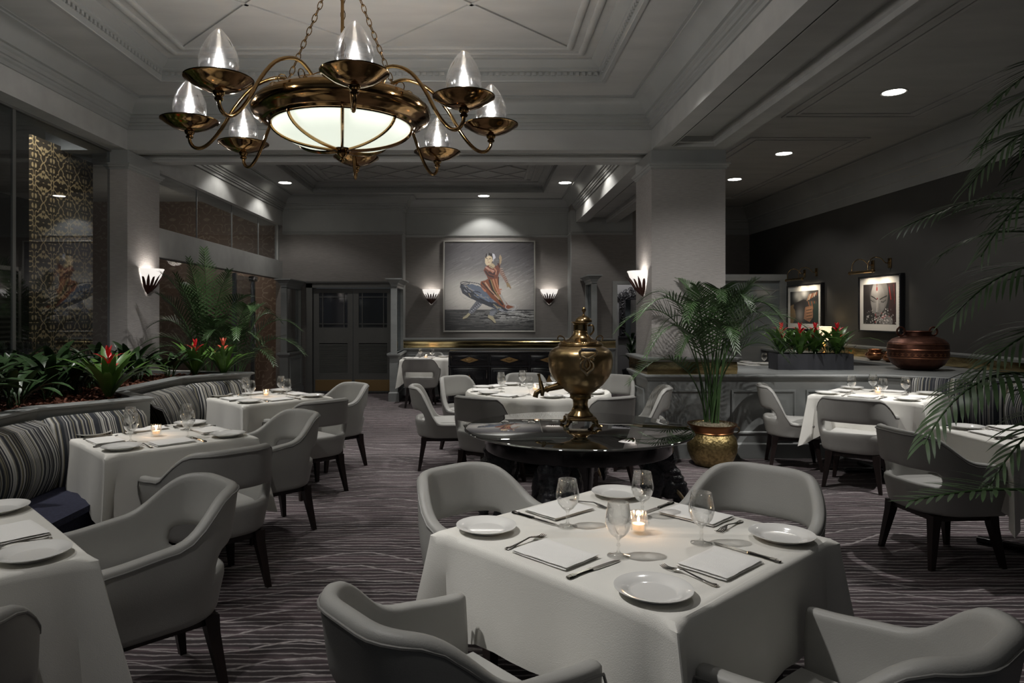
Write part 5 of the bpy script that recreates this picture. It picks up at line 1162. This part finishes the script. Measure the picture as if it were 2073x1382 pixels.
# ================================================================== MIRROR AND PASSAGE
mi = thing('wall_mirror', 'ornate carved black mirror in the passage beside the right column', 'mirror', (3.58, 15.19, 1.02))
MB().rbox(-.50, .50, -.05, 0, 0, .06, .01).rbox(-.48, -.34, -.04, 0, .06, .86, .01).rbox(.34, .48, -.04, 0, .06, .86, .01).rbox(-.48, .48, -.04, 0, .86, .96, .01).build('frame', EBONY, mi)
m = MB(); rnd = random.Random(3)
def curl(cx, cz, r, a0, tw):
    m.tube([(cx+r*(1-t)*math.cos(a0+tw*t), -.055, cz+r*(1-t)*math.sin(a0+tw*t)) for t in [j/9 for j in range(9)]], [.014-.001*j for j in range(9)], 6)
for k in range(15):
    for sx in (-1, 1): curl(sx*(.41+rnd.uniform(-.03, .03)), .09+k*.055, .055, rnd.uniform(0, 6), sx*5)
for k in range(21):
    x = -.5+k*.05; h = .22*math.cos(x*2.6)**2
    for z in (.93, .93+h*.6, .95+h): curl(x, z, .06, rnd.uniform(0, 6), 5 if k % 2 else -5)
m.build('carving', EBONY, mi); MB().box(-.34, .34, -.015, -.01, .06, .86).build('glass', MIRR, mi, 0)
point((3.0, 14.4, 2.9), 22, .1, COOL)  # unseen light added to brighten the passage
# ================================================================== LEAVES AND PLANTS
def blade(name, Lg, W_, arch, mt, nseg=7, fold=.25, shape=1.0, undul=0):
    """a leaf that leaves the origin along +Y and +Z and arches over"""
    vs = []; fs = []; p = Vector((0, 0, 0)); e = D(78)
    for i in range(nseg+1):
        t = i/nseg; w_ = W_*(math.sin(PI*min(1, (t*.93+.07)))**.7)*shape if i < nseg else .0008
        u = undul*math.sin(t*9)
        vs += [(p.x-w_, p.y, p.z+w_*fold+u), (p.x, p.y, p.z), (p.x+w_, p.y, p.z+w_*fold-u)]
        e2 = e-D(arch)*t**1.2; p = p+Vector((0, math.cos(e2), math.sin(e2)))*(Lg/nseg)
    for i in range(nseg):
        for q in (0, 1): fs.append((i*3+q, i*3+q+1, i*3+q+4, i*3+q+3))
    return MB().add(vs, fs).mesh(name, mt, 60, False)
def lance(name, Lg, W_, arch, mt, pet=.35):
    """a stalked oval leaf"""
    vs = []; fs = []; p = Vector((0, 0, 0)); e = D(80); n = 9
    for i in range(n+1):
        t = i/n; w_ = .004 if t < pet else W_*math.sin(PI*((t-pet)/(1-pet)*.94+.03))**.8+.001
        vs += [(p.x-w_, p.y, p.z+w_*.3), (p.x, p.y, p.z), (p.x+w_, p.y, p.z+w_*.3)]
        e2 = e-D(arch)*t**1.1; p = p+Vector((0, math.cos(e2), math.sin(e2)))*(Lg/n)
    for i in range(n):
        for q in (0, 1): fs.append((i*3+q, i*3+q+1, i*3+q+4, i*3+q+3))
    return MB().add(vs, fs).mesh(name, mt, 60, False)
STRAP = [blade('leaf', .46, .023, 80, LEAFM), blade('leaf', .42, .025, 60, LEAFM), blade('leaf', .34, .023, 40, LEAFM), blade('leaf', .48, .022, 100, LEAFM)]
LANCE = [lance('leaf', .38, .030, 60, LEAFD), lance('leaf', .42, .033, 90, LEAFD), lance('leaf', .32, .027, 40, LEAFD), lance('leaf', .38, .030, 115, LEAFD)]
BRACT = [blade('bract', .11, .013, 40, REDF, 5), blade('bract', .13, .012, 70, REDF, 5), blade('bract', .08, .011, 10, REDF, 5)]
BRACTP = [blade('bract', .11, .012, 45, PINKF, 5), blade('bract', .12, .011, 75, PINKF, 5), blade('bract', .09, .011, 15, PINKF, 5)]
rp_ = random.Random(21)
def bromeliad(x, y, z, lab, s=1.0, n=20, flower=BRACT, grp='bromeliads'):
    t = thing('bromeliad', lab, 'plant', (x, y, z), rp_.uniform(0, 6), grp)
    for k in range(n):
        me = STRAP[k % 4] if k > n//3 else STRAP[2]
        link('leaf', me, t, (0, 0, 0), (rp_.uniform(-.45, .0) if k > n//3 else -.12, 0, k*2.4), s*rp_.uniform(.8, 1.05))
    if flower:
        fl = MB().tube([(0, 0, 0), (0, 0, .25*s)], [.012*s, .009*s], 8).build('flower_stalk', STEMG, t)
        for k in range(15):
            lv = k//5; link('bract', flower[lv % 3], fl, (0, 0, (.15+.05*lv)*s), (-(.45-.2*lv), 0, k*1.26+lv*.6), s*.95)
    return t
def foliage(x, y, z, lab, s=1.0, n=22, grp='dark leafy plants in the left planter'):
    t = thing('foliage_plant', lab, 'plant', (x, y, z), rp_.uniform(0, 6), grp)
    for k in range(n): link('leaf', LANCE[k % 4], t, (rp_.uniform(-.04, .04), rp_.uniform(-.04, .04), 0), (rp_.uniform(-.35, .05), 0, k*2.4+rp_.uniform(-.3, .3)), s*rp_.uniform(.75, 1.1))
    return t
spots = []
for y, xs in ((3.15, (-3.7, -3.3)), (3.5, (-3.85, -3.5, -3.15)), (3.9, (-3.7, -3.35, -3.05)), (4.25, (-3.85, -3.5, -3.2)), (4.6, (-3.75, -3.4, -3.1)), (4.95, (-3.85, -3.5, -3.15)), (5.3, (-3.75, -3.4, -3.1)), (5.65, (-3.85, -3.5, -3.18)), (6.0, (-3.75, -3.4)), (6.3, (-3.85, -3.5, -3.2)), (6.65, (-3.7, -3.35, -3.05))):
    for x in xs: foliage(x+rp_.uniform(-.05, .05), y+rp_.uniform(-.08, .08), .915, 'dark green leafy plant among the foliage filling the left planter', rp_.uniform(1.0, 1.25))
bromeliad(-2.72, 5.0, .925, 'bromeliad with one crimson flower at the front of the left planter', 1.25, 26)
bromeliad(-2.86, 6.86, .925, 'left one of the two red flowering bromeliads beneath the left palm', 1.2, 20)
bromeliad(-2.60, 6.92, .925, 'bromeliad with a coral flower at the far end of the left planter', 1.2, 20, BRACTP)
pb = thing('planter_box', 'long charcoal planter box on the half wall ledge', 'planter', (3.9, 8.05, .911))
MB().box(-.44, .44, -.13, -.118, 0, .185).box(-.44, .44, .118, .13, 0, .185).box(-.44, -.428, -.118, .118, 0, .185).box(.428, .44, -.118, .118, 0, .185).box(-.428, .428, -.118, .118, 0, .165).build('box', PLANTB, pb, 0)
for k, (x, lab, f) in enumerate(((3.57, 'leftmost bromeliad in the charcoal planter box', BRACT), (3.76, 'second bromeliad from the left in the charcoal planter box', BRACT), (3.97, 'third bromeliad from the left in the charcoal planter box', BRACT), (4.2, 'rightmost bromeliad in the charcoal planter box', BRACT))):
    bromeliad(x, 8.05+.03*(-1)**k, 1.07, lab, 1.22, 22, f, 'bromeliads in the charcoal planter box')
for x in (3.52, 3.66, 3.88, 4.08, 4.27): foliage(x, 7.98, 1.07, 'small dark leafy plant at the front of the charcoal planter box', .55, 9, 'leafy plants in the charcoal planter box')
# ---- palms
def bez(P, t): a, b, c, d = P; u = 1-t; return a*u**3+b*3*u*u*t+c*3*u*t*t+d*t**3
def frond(P, leafL, pet=.35, n=38, wd=.008, droop=.5, seed=0, r0=.008, parent=None, name='frond', lift=.25, org=(0, 0, 0)):
    rnd = random.Random(seed); P = [Vector(p)-Vector(org) for p in P]; N_ = 26; pts = [bez(P, k/N_) for k in range(N_+1)]
    MB_ = MB().tube(pts, [r0*(1-.8*k/N_)+.0012 for k in range(N_+1)], 5)
    vs = MB_.v; fs = MB_.f
    if name == 'frond' and wd != .0086: n = int(n*.75)
    for k in range(n):
        t = pet+(1-pet)*(k+.5)/n; u = (t-pet)/(1-pet); c = bez(P, t); tg = (bez(P, min(1, t+.01))-bez(P, t-.01)).normalized()
        sd = tg.cross(Vector((0, 0, 1)))
        if sd.length < .05: sd = Vector((1, 0, 0))
        sd.normalize(); up = sd.cross(tg).normalized(); Lf = leafL*(.55+.45*math.sin(PI*min(1, u*1.15+.12)))*(1-.45*u**3)*rnd.uniform(.9, 1.08)
        for sg in (-1, 1):
            d = (tg*(.55+.5*u)+sd*sg*(1-.3*u)+up*(lift+rnd.uniform(-.08, .08))).normalized(); p = Vector(c); base = len(vs); ns = 5; dd = Vector(d)
            for j in range(ns+1):
                q = j/ns; w_ = wd*(.35+.65*math.sin(PI*min(1, q*.85+.15)))*(1 if j < ns else .05)*(1-.3*u)
                wv = dd.cross(up); wv = wv.normalized() if wv.length > .05 else tg
                vs += [tuple(p-wv*w_), tuple(p+wv*w_)]
                dd = (dd+Vector((0, 0, -droop*(.35+q)/ns))).normalized(); p = p+dd*(Lf/ns)
            for j in range(ns): fs.append((base+j*2, base+j*2+1, base+j*2+3, base+j*2+2))
    return MB_.build(name, LEAFP, parent, 60, None, False)
def palm(x, y, z0, lab, specs, seed, leafL=.30, n=36, pot=None, grp='feathery indoor palms'):
    """specs: (azimuth deg, reach, apex height, tip height)"""
    t = thing('potted_palm', lab, 'plant', (x, y, 0), 0, grp); rnd = random.Random(seed)
    for k, (az, reach, ap, tip) in enumerate(specs):
        reach = max(reach, .46); a = D(az); d = Vector((math.cos(a), math.sin(a), 0)); b = Vector((rnd.uniform(-.06, .06), rnd.uniform(-.06, .06), z0))
        P = [b, b+d*reach*.10+Vector((0, 0, (ap-z0)*.75)), d*reach*.55+Vector((0, 0, ap+(ap-tip)*.38)), d*reach+Vector((0, 0, tip))]
        frond(P, leafL*rnd.uniform(.9, 1.1)*(.62+.4*reach), .36, int(n*.8), .0086, .40, seed*50+k, .008, t)
    return t
PS = [(180, .95, 1.78, 1.42), (205, .80, 1.62, 1.2), (160, .72, 1.95, 1.72), (230, .60, 1.85, 1.55), (262, .45, 1.95, 1.75), (295, .50, 1.92, 1.65), (325, .65, 1.85, 1.55), (350, .95, 1.72, 1.38), (10, .85, 1.55, 1.2), (30, .5, 1.9, 1.6), (120, .28, 1.9, 2.0), (235, .5, 1.75, 1.9), (300, .5, 1.8, 1.95), (190, .85, 1.22, .92), (280, .35, 1.6, 1.25), (345, .7, 1.4, 1.12), (215, .5, 1.5, 1.2)]
pp = palm(2.40, 7.05, .40, 'tall feathery palm in an etched brass pot before the half wall', [(a, r*1.06, p, q-.06) for a, r, p, q in PS]+[(170, .55, 1.7, 1.35), (310, .75, 1.75, 1.35), (200, .9, 1.9, 1.5), (5, .75, 1.85, 1.5), (335, .55, 1.98, 1.75)], 3, .30, 32)
MB().lathe([(0, 0), (.16, 0), (.175, .01), (.215, .07), (.245, .15), (.25, .22), (.235, .29), (.205, .325), (.20, .34), (.212, .345), (.205, .355), (.225, .40), (.245, .42), (.245, .43), (.225, .425), (.20, .37), (0, .37)], 64).build('pot', POTB, pp, 35)
MB().lathe([(.203, .338), (.2125, .345), (.2065, .355), (.2265, .40), (.2465, .42), (.2465, .431), (.225, .426)], 64).build('pot_rim', mat('copper pot rim', (.35, .16, .07), .3, 1.0), pp, 35)
m = MB().lathe([(0, .44), (.10, .435), (.17, .42), (.215, .395)], 28); rnd = random.Random(9)
for k in range(420):
    a = rnd.uniform(0, 6.28); r = .225*rnd.random()**.5; p = Vector((r*math.cos(a), r*math.sin(a), .437-.12*r)); q = Vector((rnd.uniform(-1, 1), rnd.uniform(-1, 1), rnd.uniform(-.1, .7))).normalized()*.03
    m.tube([p, p+q*.5+Vector((0, 0, .008)), p+q], .0012, 3, None, False)
m.build('moss', MOSS, pp, 60)
for sx in (-1, 1): MB().tube([(sx*.245, -.01, .40), (sx*.275, -.01, .39), (sx*.28, -.01, .35), (sx*.25, -.01, .33)], .006, 8).build('pot_handle', BRASS, pp)
def floorpot(t):
    MB().lathe([(0, 0), (.15, 0), (.19, .30), (.2, .36), (.2, .38), (.18, .38), (.17, .34), (0, .34)], 32).build('pot', PLANTB, t)
PL1 = [(180, .7, 1.6, 1.4), (200, .8, 1.45, 1.1), (230, .6, 1.7, 1.78), (250, .5, 1.75, 1.98), (285, .45, 2.0, 2.25), (310, .62, 1.9, 2.02), (335, .62, 1.8, 1.75), (150, .5, 1.9, 1.92), (265, .46, 1.9, 2.15), (220, .75, 1.35, 1.0), (345, .7, 1.5, 1.2), (300, .5, 1.55, 1.5), (215, .5, 1.9, 2.0)]
pL = palm(-3.05, 7.70, .36, 'tall palm beside the left column, behind the planter', PL1, 5, .27, 30); floorpot(pL)
PL2 = [(0, .72, 1.62, 1.38), (345, .85, 1.42, 1.12), (320, .75, 1.3, 1.02), (20, .5, 1.7, 1.45), (290, .5, 1.55, 1.3), (250, .45, 1.5, 1.3), (200, .4, 1.6, 1.4), (60, .3, 1.75, 1.6), (310, .4, 1.75, 1.6)]
pR = palm(-2.72, 7.62, .36, 'lower palm arching to the right at the end of the left planter', PL2, 7, .25, 30); floorpot(pR)
# ---- the palm at the right edge, close to the camera
RB = Vector((2.86, 2.72, 0))
fp = thing('foreground_palm', 'large palm reaching in from the right edge close to the camera', 'plant', tuple(RB), 0, None); floorpot(fp)
def fr(p1, p2, p3, lf, pet, n, dr, sd_, lift=.25, wd=.013):
    frond([RB+Vector((0, 0, .36)), p1, p2, p3], lf, pet, n, wd, dr, sd_, .009, fp, 'frond', lift, tuple(RB))
fr(at(2330, 800, 2.75), at(2020, 600, 2.7), at(1870, 900, 2.55), .34, .42, 36, 1.1, 301, .1, .010)
fr(at(2400, 980, 2.6), at(2060, 960, 2.5), at(1840, 1015, 2.45), .25, .5, 24, .25, 302, .15, .009)
fr(at(2380, 300, 2.9), at(2050, 350, 2.9), at(1830, 460, 2.9), .40, .48, 34, .8, 303, .1, .0075)
fr(at(2420, 100, 2.8), at(2120, 150, 2.8), at(1960, 380, 2.8), .38, .45, 30, .9, 304, .1, .0085)
fr(at(2420, -100, 2.8), at(2200, 40, 2.8), at(2000, 215, 2.8), .30, .5, 22, .5, 305, .1, .013)
fr(at(2380, 480, 2.8), at(2100, 440, 2.8), at(1930, 640, 2.75), .40, .45, 32, .9, 306, .1, .0075)
fr(at(2420, 750, 2.6), at(2140, 720, 2.6), at(2000, 990, 2.55), .28, .45, 26, .9, 307, .1, .009)
fr(at(2450, 500, 3.1), at(2080, 380, 3.3), at(1900, 520, 3.4), .38, .45, 32, .8, 308, .1, .0075)
fr(at(2420, 200, 2.7), at(2150, 230, 2.7), at(1985, 520, 2.7), .38, .42, 30, .9, 309, .1, .0075)
fr(at(2400, 600, 2.7), at(2130, 560, 2.7), at(1960, 780, 2.65), .36, .42, 30, 1.0, 310, .1, .0085)
fr(at(2420, 0, 3.0), at(2110, 90, 3.1), at(1985, 300, 3.1), .34, .45, 26, .8, 311, .1, .0085)
for k, (az, rc, ap, tp) in enumerate(((-30, .8, 2.3, 1.7), (20, .8, 2.2, 1.5), (75, .8, 2.3, 1.7), (-80, .7, 2.2, 1.6), (130, .6, 2.6, 2.2), (0, .5, 2.7, 2.4))):
    d = Vector((math.cos(D(az)), math.sin(D(az)), 0)); b = Vector((0, 0, .36))
    frond([b, b+d*rc*.1+Vector((0, 0, (ap-.36)*.75)), d*rc*.55+Vector((0, 0, ap+(ap-tp)*.38)), d*rc+Vector((0, 0, tp))], .33, .5, 26, .012, .7, 400+k, .009, fp)
dk = thing('leafy_plant', 'dark broad leaved plant in the passage below the mirror', 'plant', (3.25, 14.6, 0))
floorpot(dk)
for k in range(18): link('leaf', LANCE[k % 4], dk, (0, 0, .34+.03*k), (.1, 0, k*2.4), 1.15)
